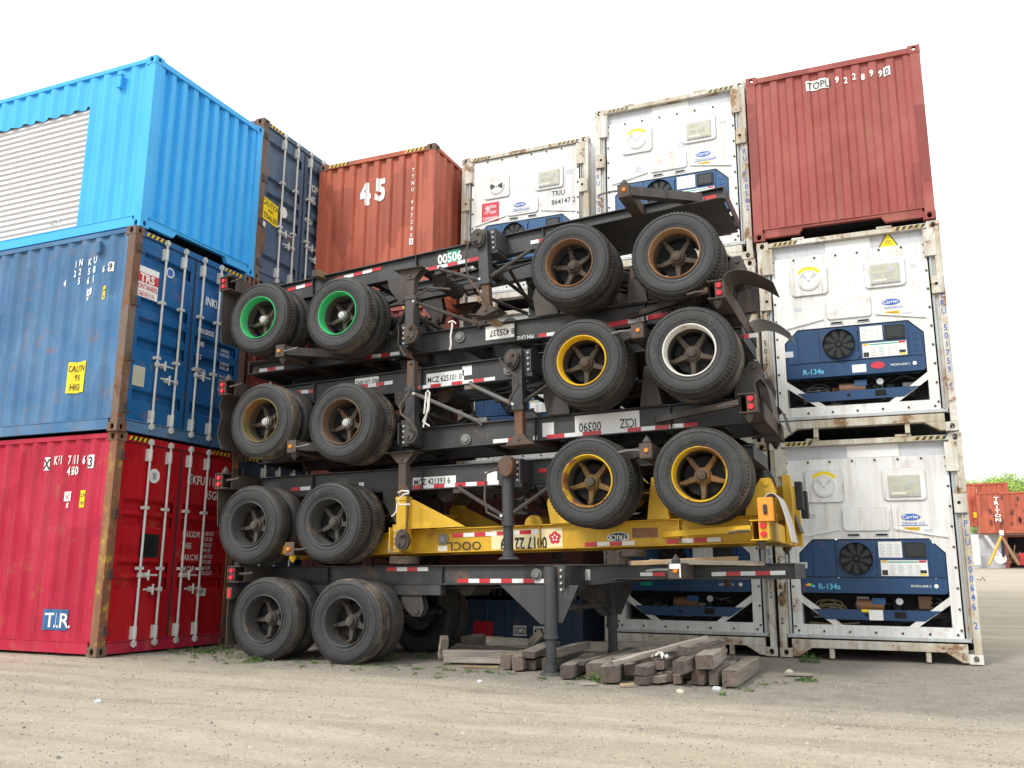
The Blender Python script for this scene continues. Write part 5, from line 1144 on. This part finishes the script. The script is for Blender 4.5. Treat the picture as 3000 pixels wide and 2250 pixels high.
# ---------------------------------------------------------------- timber pile
TB = [
 ('greenish square beam at the right end of the pile', (-1.62, 9.20, .095), (-1.54, 10.95, .095), .19, .19, 'wood2'),
 ('thin beam against the left side of the greenish right-hand beam', (-1.79, 9.27, .085), (-1.72, 11.0, .085), .13, .17, 'wood2'),
 ('square beam end on the ground, left of the thin right-hand beam', (-1.95, 9.30, .085), (-1.93, 10.4, .085), .15, .17, 'wood'),
 ('wide split beam lying on the stubby square end, right part of the pile', (-1.86, 9.22, .26), (-1.86, 10.5, .26), .22, .17, 'wood'),
 ('rounded dark log end low between the split beam and the broken stubs', (-2.14, 9.22, .055), (-2.14, 10.0, .055), .11, .11, 'wood2'),
 ('rounded dark log end beside its twin, left one', (-2.27, 9.30, .07), (-2.26, 10.1, .07), .13, .13, 'wood2'),
 ('thick dark beam tilting upward behind the pair of rounded ends', (-2.08, 9.05, .21), (-2.02, 10.5, .30), .16, .16, 'wood2'),
 ('short beam on top near the white rag, lying level', (-2.11, 9.35, .36), (-2.03, 10.75, .34), .13, .10, 'wood'),
 ('yellowish slat just under the top beam near the rag', (-2.02, 9.5, .285), (-2.0, 10.5, .285), .06, .04, 'wood3'),
 ('stubby block with the white rag on it', (-2.33, 9.28, .20), (-2.36, 9.75, .20), .12, .12, 'wood2'),
 ('long thin board slanting up across the top of the pile', (-2.80, 9.18, .20), (-1.95, 9.95, .47), .085, .055, 'wood'),
 ('long board beside the slanting one, sloping the same way', (-2.86, 9.42, .215), (-2.08, 10.4, .43), .07, .06, 'wood'),
 ('splintered beam with a flat broken end, front of the pile', (-2.46, 9.05, .15), (-2.52, 10.1, .17), .16, .11, 'wood'),
 ('low stub under the splintered beam', (-2.47, 9.02, .048), (-2.47, 9.35, .048), .14, .095, 'wood2'),
 ('small reddish offcut right of the low stub', (-2.34, 9.12, .05), (-2.25, 9.5, .05), .11, .08, 'wood'),
 ('beam with frayed corner behind the broad square beam', (-2.68, 9.35, .12), (-2.75, 10.5, .12), .11, .13, 'wood'),
 ('broad square beam, its pale end nearest the camera', (-2.77, 8.98, .10), (-2.86, 10.2, .10), .22, .20, 'wood'),
 ('heavy long beam with cracked end left of the broad square one', (-3.02, 9.24, .10), (-3.18, 11.3, .10), .21, .19, 'wood'),
 ('thin dark board lying over the gap left of the heavy long beam', (-3.17, 9.30, .175), (-3.32, 11.2, .19), .09, .045, 'wood2'),
 ('square beam with a pale top between two long ones', (-3.29, 9.16, .085), (-3.38, 10.6, .085), .17, .17, 'wood'),
 ('rounded front beam just right of the charcoal leg', (-3.70, 9.72, .085), (-3.84, 11.3, .085), .19, .165, 'wood2'),
 ('upper beam lying on the rounded one beside the charcoal leg', (-3.66, 9.76, .225), (-3.74, 11.1, .225), .15, .115, 'wood'),
 ('flat beam on top just left of the charcoal leg', (-3.95, 9.72, .20), (-4.03, 11.2, .22), .20, .09, 'wood'),
 ('short block under the flat beam left of the leg', (-3.95, 9.78, .07), (-3.98, 10.4, .07), .17, .13, 'wood2'),
 ('upright cracked stub, right one of two left of the leg', (-4.04, 9.62, .10), (-4.09, 10.6, .10), .16, .20, 'wood2'),
 ('upright cracked stub, left one of two left of the leg', (-4.23, 9.72, .10), (-4.29, 10.7, .10), .15, .19, 'wood2'),
 ('long plank lying crosswise at the left end, lower of two', (-5.18, 10.05, .045), (-4.22, 10.40, .045), .14, .085, 'wood'),
 ('long plank lying crosswise at the left end, upper of two', (-5.20, 10.07, .135), (-4.20, 10.40, .13), .14, .085, 'wood'),
 ('leaning block propped on the left end of the crosswise planks', (-5.42, 10.45, .03), (-5.27, 10.30, .33), .11, .11, 'wood'),
 ('thick block on the crosswise planks, middle', (-5.04, 10.90, .25), (-4.70, 11.25, .20), .22, .15, 'wood'),
 ('row of small blocks behind the crosswise planks', (-5.33, 10.95, .24), (-5.28, 11.35, .24), .20, .14, 'wood'),
 ('tilted block behind the right end of the crosswise planks', (-4.80, 11.65, .06), (-4.68, 11.68, .34), .16, .12, 'wood'),
 ('long pale beam lying behind the pile against the reefer', (-3.95, 11.75, .14), (-2.20, 12.35, .16), .13, .15, 'wood'),
]
trd = random.Random(4)
for i, (lb, p, q, w, h, m) in enumerate(TB): beam(lb, (p[0], p[1], p[2]*.87), (q[0]+trd.uniform(-.18, .16), q[1], q[2]*.87), w*trd.uniform(.78, .96), h*.84, m, 100+i, roll=trd.uniform(-.12, .12))
def litter(label, x, y, L, w, rz, mat, cat='wood scrap', name='wood_scrap'):
    b = MB(); rr = random.Random(int(x*100)); b.box(-L/2, L/2, -w/2, w/2, 0, .025); o = b.build(name, mat, None, bevel=.004)
    o.location = (x, y, .003); o.rotation_euler = (.0, 0, rz); return tag(o, label, cat, 'wood scraps on the gravel')
litter('flat board lying on gravel before the rainbow-mark reefer', -1.12, 10.60, .30, .10, .1, 'wood'); litter('reddish splinter in front of the square beams', -2.93, 8.80, .16, .05, .5, 'wood'); litter('pale splinter in front of the broken stubs', -2.55, 8.85, .14, .04, .7, 'wood3'); litter('yellowish stick before the crosswise planks', -4.55, 9.75, .45, .035, .1, 'wood3')
# white rag
rr = random.Random(3); b = MB(); N = 9; vs = []
for i in range(N):
    for j in range(N): vs.append(((i/(N-1)-.5)*.16+.015*noise.noise(Vector((i, j, 1))), (j/(N-1)-.5)*.12, .275+.05*noise.noise(Vector((i*.9, j*.8, 5)))-.08*abs(i/(N-1)-.5)))
b.add(vs, [(i*N+j, i*N+j+1, (i+1)*N+j+1, (i+1)*N+j) for i in range(N-1) for j in range(N-1)]); o = b.build('rag', 'rope', None, smooth=True); o.location = (-2.34, 9.32, .01); tag(o, 'crumpled white rag on a beam stub in the pile', 'rag')
# ---------------------------------------------------------------- ground
def gh(x, y):
    r = max(0., y-13.2); h = .034*r if r < 50 else 1.7
    d = (x*x+(y)**2)**.5
    if d < 26: h += .022*noise.noise(Vector((x*.35, y*.35, 0)))*(1 if y < 8.6 else .4)+.008*noise.noise(Vector((x*1.9, y*2.6, 3)))+(.016*noise.noise(Vector(((x*.91+y*.41)*.22, (-x*.41+y*.91)*2.6, 7))) if y < 8.6 else 0)
    return h-.012
def axis(spec):
    out = []
    for a, b_, st in spec:
        n = max(1, int(round((b_-a)/st))); out += [a+(b_-a)*i/n for i in range(n)]
    return out+[spec[-1][1]]
gx = axis([(-700, -60, 80), (-60, -16, 4), (-16, -11, .5), (-11, 5, .09), (5, 14, .5), (14, 60, 4), (60, 700, 80)]); gy_ = axis([(-60, -4, 6), (-4, 2.5, .5), (2.5, 12.4, .09), (12.4, 25, .5), (25, 66, 3), (66, 900, 80)])
vs = [(x, y, gh(x, y)) for y in gy_ for x in gx]; n = len(gx)
b = MB(); b.v = vs; b.f = [(j*n+i, j*n+i+1, (j+1)*n+i+1, (j+1)*n+i) for j in range(len(gy_)-1) for i in range(n-1)]; b.m = [0]*len(b.f)
g = NG('sandy_yard_ground')
g.vec = g.tc.outputs['Object']
big = g.noise(.55, 5, .6); mid = g.noise(3.2, 8, .7); fine = g.noise(38, 8, .75); vfine = g.noise(120, 4, .7)
mp_ = g.t.nodes.new('ShaderNodeMapping'); mp_.inputs['Rotation'].default_value = (0, 0, .42); mp_.inputs['Scale'].default_value = (.28, 2.6, 1); g.t.links.new(g.vec, mp_.inputs[0]); trk = g.noise(1.0, 7, .62, mp_.outputs[0], .5)
c = g.mix(g.ramp(big, .35, .65), (.55, .465, .345, 1), (.46, .395, .305, 1))
c = g.mix(g.mul(g.ramp(trk, .46, .62), .7), c, (.64, .56, .45, 1)); c = g.mix(g.mul(g.ramp(trk, .42, .32), .7), c, (.33, .275, .205, 1))
spot = g.noise(2.2, 8, .72); c = g.mix(g.ramp(spot, .64, .70, 0, .5), c, (.34, .25, .16, 1))
c = g.mix(g.mul(g.ramp(mid, .5, .72), .5), c, (.30, .26, .215, 1))
# darker gravel apron along the stacks
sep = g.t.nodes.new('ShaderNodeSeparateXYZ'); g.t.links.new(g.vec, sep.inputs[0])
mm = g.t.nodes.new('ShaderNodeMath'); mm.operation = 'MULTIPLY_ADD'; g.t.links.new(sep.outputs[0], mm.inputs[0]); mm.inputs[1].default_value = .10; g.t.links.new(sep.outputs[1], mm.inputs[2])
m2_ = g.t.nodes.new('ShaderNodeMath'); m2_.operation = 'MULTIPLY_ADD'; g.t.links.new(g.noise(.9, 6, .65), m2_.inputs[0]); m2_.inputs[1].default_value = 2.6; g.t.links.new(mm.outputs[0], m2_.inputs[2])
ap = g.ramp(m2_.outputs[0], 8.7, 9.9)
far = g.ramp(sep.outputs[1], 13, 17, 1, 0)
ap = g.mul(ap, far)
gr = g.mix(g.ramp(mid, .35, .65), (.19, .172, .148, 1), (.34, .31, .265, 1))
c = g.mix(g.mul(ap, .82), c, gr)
c = g.mix(g.ramp(fine, .34, .66, 0, .8), c, g.mix(.5, c, (.10, .085, .07, 1)))
c = g.mix(g.mul(g.ramp(vfine, .6, .75), .55), c, (.60, .56, .50, 1))
vor = g.t.nodes.new('ShaderNodeTexVoronoi'); vor.inputs['Scale'].default_value = 46; g.t.links.new(g.vec, vor.inputs['Vector'])
c = g.mix(g.mul(g.ramp(vor.outputs['Distance'], .0, .22, 1, 0), .35), c, (.62, .58, .52, 1))
hm = g.t.nodes.new('ShaderNodeMath'); hm.operation = 'ADD'; g.t.links.new(fine, hm.inputs[0]); g.t.links.new(g.ramp(vor.outputs['Distance'], 0, .35, .6, 0), hm.inputs[1])
g.bump(hm.outputs[0], .75, .025); g.out(c, .95)
ground = b.build('ground', g.m, None, smooth=True); ground['kind'] = 'structure'
# pebbles
rr = random.Random(5); b = MB()
for i in range(26000):
    x = rr.uniform(-10.5, 4.0); y = rr.uniform(3.6, 12.6)**1.0
    if y > 9.5 and rr.random() < .4: continue
    s = rr.uniform(.003, .010)*(1 if rr.random() < .988 else 2.0); z = gh(x, y)
    pts = [(s*rr.uniform(.7, 1.3)*math.cos(a), s*rr.uniform(.7, 1.3)*math.sin(a)) for a in [2*math.pi*k/5+rr.random()*.5 for k in range(5)]]
    o = len(b.v); b.v += [(x+p[0], y+p[1], z-.004) for p in pts]+[(x+p[0]*.55, y+p[1]*.55, z+s*rr.uniform(.5, .8)) for p in pts]
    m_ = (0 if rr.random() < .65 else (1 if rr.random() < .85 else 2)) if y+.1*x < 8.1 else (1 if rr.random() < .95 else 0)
    b.f += [tuple(o+5+k for k in range(5))]+[(o+k, o+(k+1) % 5, o+5+(k+1) % 5, o+5+k) for k in range(5)]; b.m += [m_]*6
pb = b.build('gravel', [plain('pebble_tan', (.50, .43, .33, 1), .9), plain('pebble_grey', (.20, .19, .175, 1), .9), plain('pebble_white', (.48, .44, .37, 1), .9)], None); pb['kind'] = 'stuff'; pb['label'] = 'loose pebbles scattered over the sandy yard'; pb['category'] = 'gravel'
def stone(label, x, y, s, mt):
    b = MB(); bm = bmesh.new(); bmesh.ops.create_icosphere(bm, subdivisions=2, radius=1)
    for v in bm.verts: v.co *= 1+.3*noise.noise(v.co*1.3+Vector((x, y, 0)))
    me = bpy.data.meshes.new('stone'); bm.to_mesh(me); bm.free(); me.materials.append(M[mt]); o = bpy.data.objects.new('stone', me); col.objects.link(o); o.scale = (s, s*.8, s*.6); o.location = (x, y, gh(x, y)+s*.3); tag(o, label, 'stone', 'larger stones on the yard')
stone('pale stone at the front corner of the greenish beam', -1.72, 9.05, .045, 'steel'); stone('yellowish stone right of the greenish beam', -1.25, 10.9, .05, 'beige'); stone('flat pale stone on the sand before the timber pile', -2.0, 8.72, .04, 'beige'); stone('white stone on the sand below the charcoal leg', -4.0, 8.55, .03, 'lgrey'); stone('grey stone on the bare sand at far left', -6.3, 5.9, .04, 'steel')
# weeds
lm_ = [paint('weed_leaf', (.045, .12, .015, 1), (.09, .18, .03, 1), 1, 0, .1, rough=.6), paint('dry_grass', (.25, .20, .10, 1), None, .5, 0, .1)]
def weed(mb, x, y, r, n, hh=.12, rr=rr):
    for i in range(n):
        a = rr.uniform(0, 6.28); d = r*math.sqrt(rr.random()); px, py = x+d*math.cos(a), y+d*math.sin(a); z = gh(px, py)+rr.uniform(.0, hh)*(1-d/r*.6)
        l = rr.uniform(.012, .032); w = l*.5; t = rr.uniform(0, 6.28); ti = rr.uniform(-.5, .9)
        dx, dy, dz = math.cos(t)*l*math.cos(ti), math.sin(t)*l*math.cos(ti), l*math.sin(ti); nx, ny = -math.sin(t)*w, math.cos(t)*w
        mb.add([(px, py, z), (px+dx*.5+nx, py+dy*.5+ny, z+dz*.5+.004), (px+dx, py+dy, z+dz), (px+dx*.5-nx, py+dy*.5-ny, z+dz*.5+.004)], [(0, 1, 2, 3)], 0 if rr.random() < .85 else 1)
        if i % 5 == 0: mb.add([(px-.002, py, gh(px, py)), (px+.002, py, gh(px, py)), (px, py+.001, z+.01)], [(0, 1, 2)], 0)
for lb, x, y, r, n, hh in (('bushy green weed on the gravel left of the crosswise planks', -6.05, 10.2, .13, 260, .14), ('small green weed behind the second bottom wheel', -5.75, 10.6, .10, 120, .1), ('green weed growing between the square beams', -2.94, 9.12, .08, 150, .12), ('yellow-flowered weed at the foot of the rainbow-mark reefer', -1.17, 12.4, .14, 240, .14), ('low green weed beside the flat board', -1.0, 10.2, .12, 150, .03), ('leafy weed under the front of the first bottom wheel', -7.42, 9.30, .10, 130, .10), ('tall weed between the bottom wheels and the red container', -8.35, 10.6, .2, 300, .12)):
    b = MB(); weed(b, x, y, r, n, hh); tag(b.build('weed', lm_, None), lb, 'weed', 'weeds growing along the stack')
b = MB()
for i in range(120):
    x = rr.uniform(-9.3, -1.2); y = rr.choice((rr.gauss(9.35, .25), rr.gauss(9.6, .35), rr.gauss(9.2, .3), rr.gauss(10.6, .5) if x < -7.9 else 9.4)); weed(b, x, y, rr.uniform(.03, .10), rr.randint(5, 26), .03)
for i in range(50): weed(b, rr.uniform(-9.3, -8.0), rr.uniform(9.7, 11.3), rr.uniform(.04, .12), rr.randint(15, 40), .06)
gcv = b.build('ground_cover', lm_, None); gcv['kind'] = 'stuff'; gcv['label'] = 'low weeds and dry grass at the foot of the stack'; gcv['category'] = 'weeds'
# ---------------------------------------------------------------- far side of the yard, seen past the right stack
def P50(px, py, Y=57.0): return at(px, py, Y)
def far_container(label, px0, px1, pyt, pyb, Y, mat, L=12.19, rz=0):
    a, c = P50(px0, pyb, Y), P50(px0, pyt, Y); H = c.z-a.z
    root = thing('shipping_container', label, 'shipping container', (a.x, Y, a.z), rz); W = L
    b = MB(); T = Matrix(((1, 0, 0, 0), (0, 0, -1, 0), (0, 1, 0, 0), (0, 0, 0, 1))); pr = corr(.12, W-.12, int(W/.28), .036, d0=-.02); corr_sheet(b, pr, .16, H-.1, T, nv=4); b.build('side_wall', mat, root)
    b = MB(); b.box(0, W, .0, .07, H-.1, H); b.box(0, W, 2.37, 2.44, H-.1, H); b.build('top_rail', mat, root)
    b = MB(); b.box(0, W, .0, .07, 0, .16); b.box(0, W, .07, 2.44, 0.05, .16); b.build('bottom_rail', mat, root)
    for x in (0, W-.12): b = MB(); b.box(x, x+.12, -.004, .14, 0, H+.01); b.build('corner_post', mat, root)
    b = MB(); b.box(.05, W-.05, .1, 2.4, H-.06, H-.02); b.box(.03, .08, .14, 2.4, .1, H-.05); b.box(W-.08, W-.03, .14, 2.4, .1, H-.05); b.box(0.1, W-.1, 2.38, 2.42, .1, H-.1); b.build('rear_wall', mat, root)
    return root, a, H, T, pr
tr, a, H, T, pr = far_container('faded orange container lettered TRITON across the yard, above the workshop', 2872, 3100, 1443, 1563, 57, 'orange')
b = MB(); x = P50(2922, 1500, 57).x-a.x; text(b, 'TRITON', .19, x, H*.80, .03, T, 1.5, .04, vertical=.235, prof=None); b.build('lettering', 'twhite', tr)
b = MB(); rr = random.Random(9)
for i in range(16): u, v = rr.uniform(.5, 3), rr.uniform(.3, 2.2); decal(b, u, u+rr.uniform(.06, .16), v, v+rr.uniform(.08, .3), .012, 0, T)
b.build('repair_patch', 'dkmaroon', tr)
oc, a2, H2, T2, pr2 = far_container('bright orange-red container end beside the TRITON one, partly hidden by the reefer', 2826, 2884, 1417, 1541, 58.6, 'orange', L=2.44)
b = MB(); q = P50(2852, 1512, 58.6)-a2; decal(b, q.x, q.x+.3, q.z-.1, q.z+.22, .01, 0, T2); b.build('yellow_sticker', 'decyel', oc)
b = MB(); text(b, 'TTNU 980164', .10, P50(2862, 1450, 58.6).x-a2.x, H2*.82, .012, T2, .8, .02, vertical=.13); b.build('lettering', 'twhite', oc)
ws = thing('workshop', 'low grey and maroon workshop building with a dark open doorway under the TRITON container', 'building', (P50(2845, 1655).x, 57.6, P50(2845, 1655).z))
g0 = P50(2845, 1655); zt = P50(2900, 1566).z-g0.z
b = MB(); xa = P50(2945, 1600).x-g0.x; xb = P50(2958, 1600).x-g0.x; b.box(0, xa, .3, 2.4, -.3, zt); b.build('wall', 'lgrey', ws)
b = MB(); b.box(xa, xb, .25, 2.4, -.3, zt); b.box(xb, 9, .25, .35, P50(2960, 1572).z-g0.z, zt); b.box(4.6, 9, .25, .35, -.3, zt); b.box(xb, 9, 2.3, 2.4, -.3, zt); b.build('wall', 'maroon', ws)
b = MB(); b.box(-.05, 9.1, .1, 2.6, zt, zt+.06); b.build('roof', 'steel', ws)
b = MB(); b.box(xb, 4.6, 1.2, 1.25, -.3, zt); b.build('doorway', 'dark', ws)
def farbar(name, label, cat, pts, r, mat, Y=56.2, n=6):
    b = MB(); b.tube([at(px, py, Y+dy) for px, py, dy in pts], r, n); return tag(b.build(name, mat, None), label, cat)
st = thing('a_frame_stand', 'rust and yellow steel A-frame stand in front of the workshop', 'stand', tuple(at(2932, 1657, 56)))
o0 = Vector(st.location)
for pts, mt in (([(2934, 1570, 0), (2898, 1655, -.5)], 'yel'), ([(2935, 1572, 0), (2986, 1655, -.5)], 'rimrust2'), ([(2936, 1572, 0), (2941, 1653, .9)], 'navy')):
    b = MB(); b.tube([at(px, py, 56+dy)-o0 for px, py, dy in pts], .075, 6); b.build('leg', mt, st)
b = MB(); p = at(2934, 1562, 56)-o0; b.box(p.x-.1, p.x+.1, p.y-.1, p.y+.1, p.z-.12, p.z+.16); b.build('head', 'rope', st)
def farbox(name, label, cat, px0, py0, px1, py1, Y, dp, mat, lean=0):
    p = at(px0, py1, Y); q = at(px1, py0, Y); b = MB(); w = q.x-p.x; h = q.z-p.z; b.prism([(0, 0), (w, 0), (w+lean, h), (lean, h)], 1, 0, dp); o = b.build(name, mat, None, bevel=.02); o.location = p; return tag(o, label, cat)
farbox('metal_sheet', 'tall white sheet leaning on the workshop wall, beside the reefer edge', 'sheet', 2851, 1568, 2866, 1655, 56.9, .08, 'decwhite')
farbox('metal_sheet', 'slanted white sheet leaning behind the A-frame stand', 'sheet', 2922, 1568, 2929, 1625, 56.9, .08, 'lgrey', -.6)
for i, (x, y, r_) in enumerate(((2932, 1636, .30),)):
    b = MB(); p = at(x, y, 56.6); b.cyl(p, p+Vector((0, .12, 0)), r_, 24); tag(b.build('disc', 'decwhite'), 'round white disc propped behind the A-frame stand', 'disc')
farbox('gas_can', 'dark red drum standing in the workshop doorway', 'drum', 2989, 1620, 3003, 1656, 57.2, .5, 'tred')
farbox('trailer_rail', 'low grey barrier rail in front of the workshop', 'barrier', 2852, 1624, 2930, 1627, 56.0, .06, 'steel')
b = MB(); rr = random.Random(2)
for i in range(26):
    x = rr.uniform(2940, 2984); p = at(x, rr.uniform(1630, 1654), 56.8); b.tube([p, p+Vector((rr.uniform(-.3, .3), rr.uniform(0, .3), rr.uniform(.1, .7)))], .03, 5)
sp_ = b.build('scrap_pile', 'rimrust', None); sp_['kind'] = 'stuff'; sp_['label'] = 'tangled scrap metal heaped in front of the workshop'; sp_['category'] = 'scrap metal'
farbar('bent_pipe', 'thin bent pipe lying on the sand right of the rainbow-mark reefer', 'pipe', [(2862, 1697, 0), (2874, 1700, 0), (2878, 1690, 0), (2886, 1702, 0)], .018, 'brown', Y=38)
# trees
lt = [paint('spring_leaf', (.34, .50, .09, 1), (.48, .62, .16, 1), 1, 0, 0, rough=.6), paint('young_leaf', (.10, .20, .03, 1), (.18, .30, .05, 1), 1, 0, 0, rough=.6)]
bark = paint('grey_bark', (.10, .08, .06, 1), (.16, .13, .10, 1), .8, 0, .3)
def tree(label, px, ptop, Y, rad, seed, dens=1.0, leaf=.17):
    rr = random.Random(seed); p = at(px, ptop, Y); gz = 1.7; Ht = p.z-gz; root = thing('tree', label, 'tree', (p.x, Y, gz), 0, 'trees beyond the workshop')
    b = MB(); lims = []
    b.tube([(0, 0, -.3), (.05, 0, Ht*.25), (.0, .05, Ht*.5), (.1, 0, Ht*.8)], .14, 8)
    for i in range(16):
        a = rr.uniform(0, 6.28); z0 = rr.uniform(.25, .75)*Ht; l = rad*rr.uniform(.5, 1.0)*(1-.4*abs(z0/Ht-.5)); e = (l*math.cos(a), l*math.sin(a), z0+rr.uniform(.1, .28)*Ht); m_ = (e[0]*.5, e[1]*.5, (z0+e[2])/2+.1)
        b.tube([(0, 0, z0), m_, e], .04, 5); lims += [e, m_, (e[0]*.75, e[1]*.75, e[2]*.98)]
    b.build('trunk', bark, root)
    b = MB(); lims += [(0, 0, Ht*.95), (.2, 0, Ht*.85)]
    for e in lims:
        cl = rr.uniform(.35, .85)*rad*.36
        for k in range(int(150*dens)):
            v = Vector((rr.gauss(0, 1), rr.gauss(0, 1), rr.gauss(0, .7)))*cl*.62; c_ = Vector(e)+v; s = leaf*rr.uniform(.6, 1.2)
            if c_.z > Ht: continue
            u_ = Vector((rr.uniform(-1, 1), rr.uniform(-1, 1), rr.uniform(-1, 1))).normalized(); w_ = u_.orthogonal().normalized()
            b.add([c_-u_*s*.5, c_+w_*s*.28, c_+u_*s*.5, c_-w_*s*.28], [(0, 1, 2, 3)], 0 if rr.random() < .65 else 1)
    b.build('crown', lt, root)
tree('bright green spring tree, fullest one behind the TRITON container', 2958, 1382, 84, 4.2, 1, 2.0); tree('sparser spring tree at the left, just right of the reefer', 2905, 1398, 86, 3.4, 2, 1.8); tree('thin low tree showing left of the others beside the reefer', 2858, 1411, 92, 2.2, 3, .8); tree('yellow-green tree at the right edge of the photo', 3050, 1380, 86, 3.0, 4, 1.2)
tree('low tree filling the gap over the TRITON roof', 2932, 1402, 82, 3.2, 5, 1.8)

# ---------------------------------------------------------------- pieces that stand apart become parts of their own
def split_pieces(o, gap):
    me = o.data; bm = bmesh.new(); bm.from_mesh(me); bm.verts.ensure_lookup_table(); seen = set(); isl = []
    for v in bm.verts:
        if v.index in seen: continue
        st_ = [v]; seen.add(v.index); g_ = []
        while st_:
            q = st_.pop(); g_.append(q.index)
            for e in q.link_edges:
                w = e.other_vert(q)
                if w.index not in seen: seen.add(w.index); st_.append(w)
        isl.append(g_)
    bm.free(); co = [v.co for v in me.vertices]
    box = [[Vector([min(co[i][c] for i in g_) for c in range(3)]), Vector([max(co[i][c] for i in g_) for c in range(3)])] for g_ in isl]
    par = list(range(len(isl)))
    def fd(i):
        while par[i] != i: par[i] = par[par[i]]; i = par[i]
        return i
    for i in range(len(isl)):
        for j in range(i):
            if all(box[i][0][c]-gap <= box[j][1][c] and box[j][0][c]-gap <= box[i][1][c] for c in range(3)): par[fd(i)] = fd(j)
    cl = {}
    for i in range(len(isl)): cl.setdefault(fd(i), []).extend(isl[i])
    if len(cl) < 2: return
    for k, idx in enumerate(cl.values()):
        s_ = set(idx); mp = {a: b_ for b_, a in enumerate(idx)}; fs = [(tuple(mp[i] for i in f.vertices), f.material_index, f.use_smooth) for f in me.polygons if f.vertices[0] in s_]
        nm = bpy.data.meshes.new(me.name); nm.from_pydata([tuple(co[i]) for i in idx], [], [f[0] for f in fs])
        for m_ in me.materials: nm.materials.append(m_)
        for f, q in zip(nm.polygons, fs): f.material_index = q[1]; f.use_smooth = q[2]
        n_ = o.copy(); n_.data = nm; n_.name = o.name.split('.')[0]; col.objects.link(n_)
        for c_ in list(o.children):
            if k == 0: c_.parent = n_
    bpy.data.objects.remove(o)
SPL = {'rear_frame': .0, 'machinery_block': .0, 'lettering': .10, 'hazard_stripe': .08, 'lifting_slots': .03, 'diagonal_strut': .02, 'code_sticker': .05, 'door_sticker': .05, 'corner_casting': .02, 'shutter_latch': .06, 'gusset_plate': .01, 'drip_rail': .05,
       'worn_sticker': .0, 'unit_cover': .001, 'control_cover': .001, 'dock_bumper': .01, 'repair_patch': .0, 'pale_sticker': .01, 'code_plate': .02, 'unit_lettering': .08, 'red_sticker': .01, 'top_rail': .02, 'bottom_rail': .02}
for o in list(bpy.data.objects):
    if o.type == 'MESH' and o.parent and o.name.split('.')[0] in SPL: split_pieces(o, SPL[o.name.split('.')[0]])
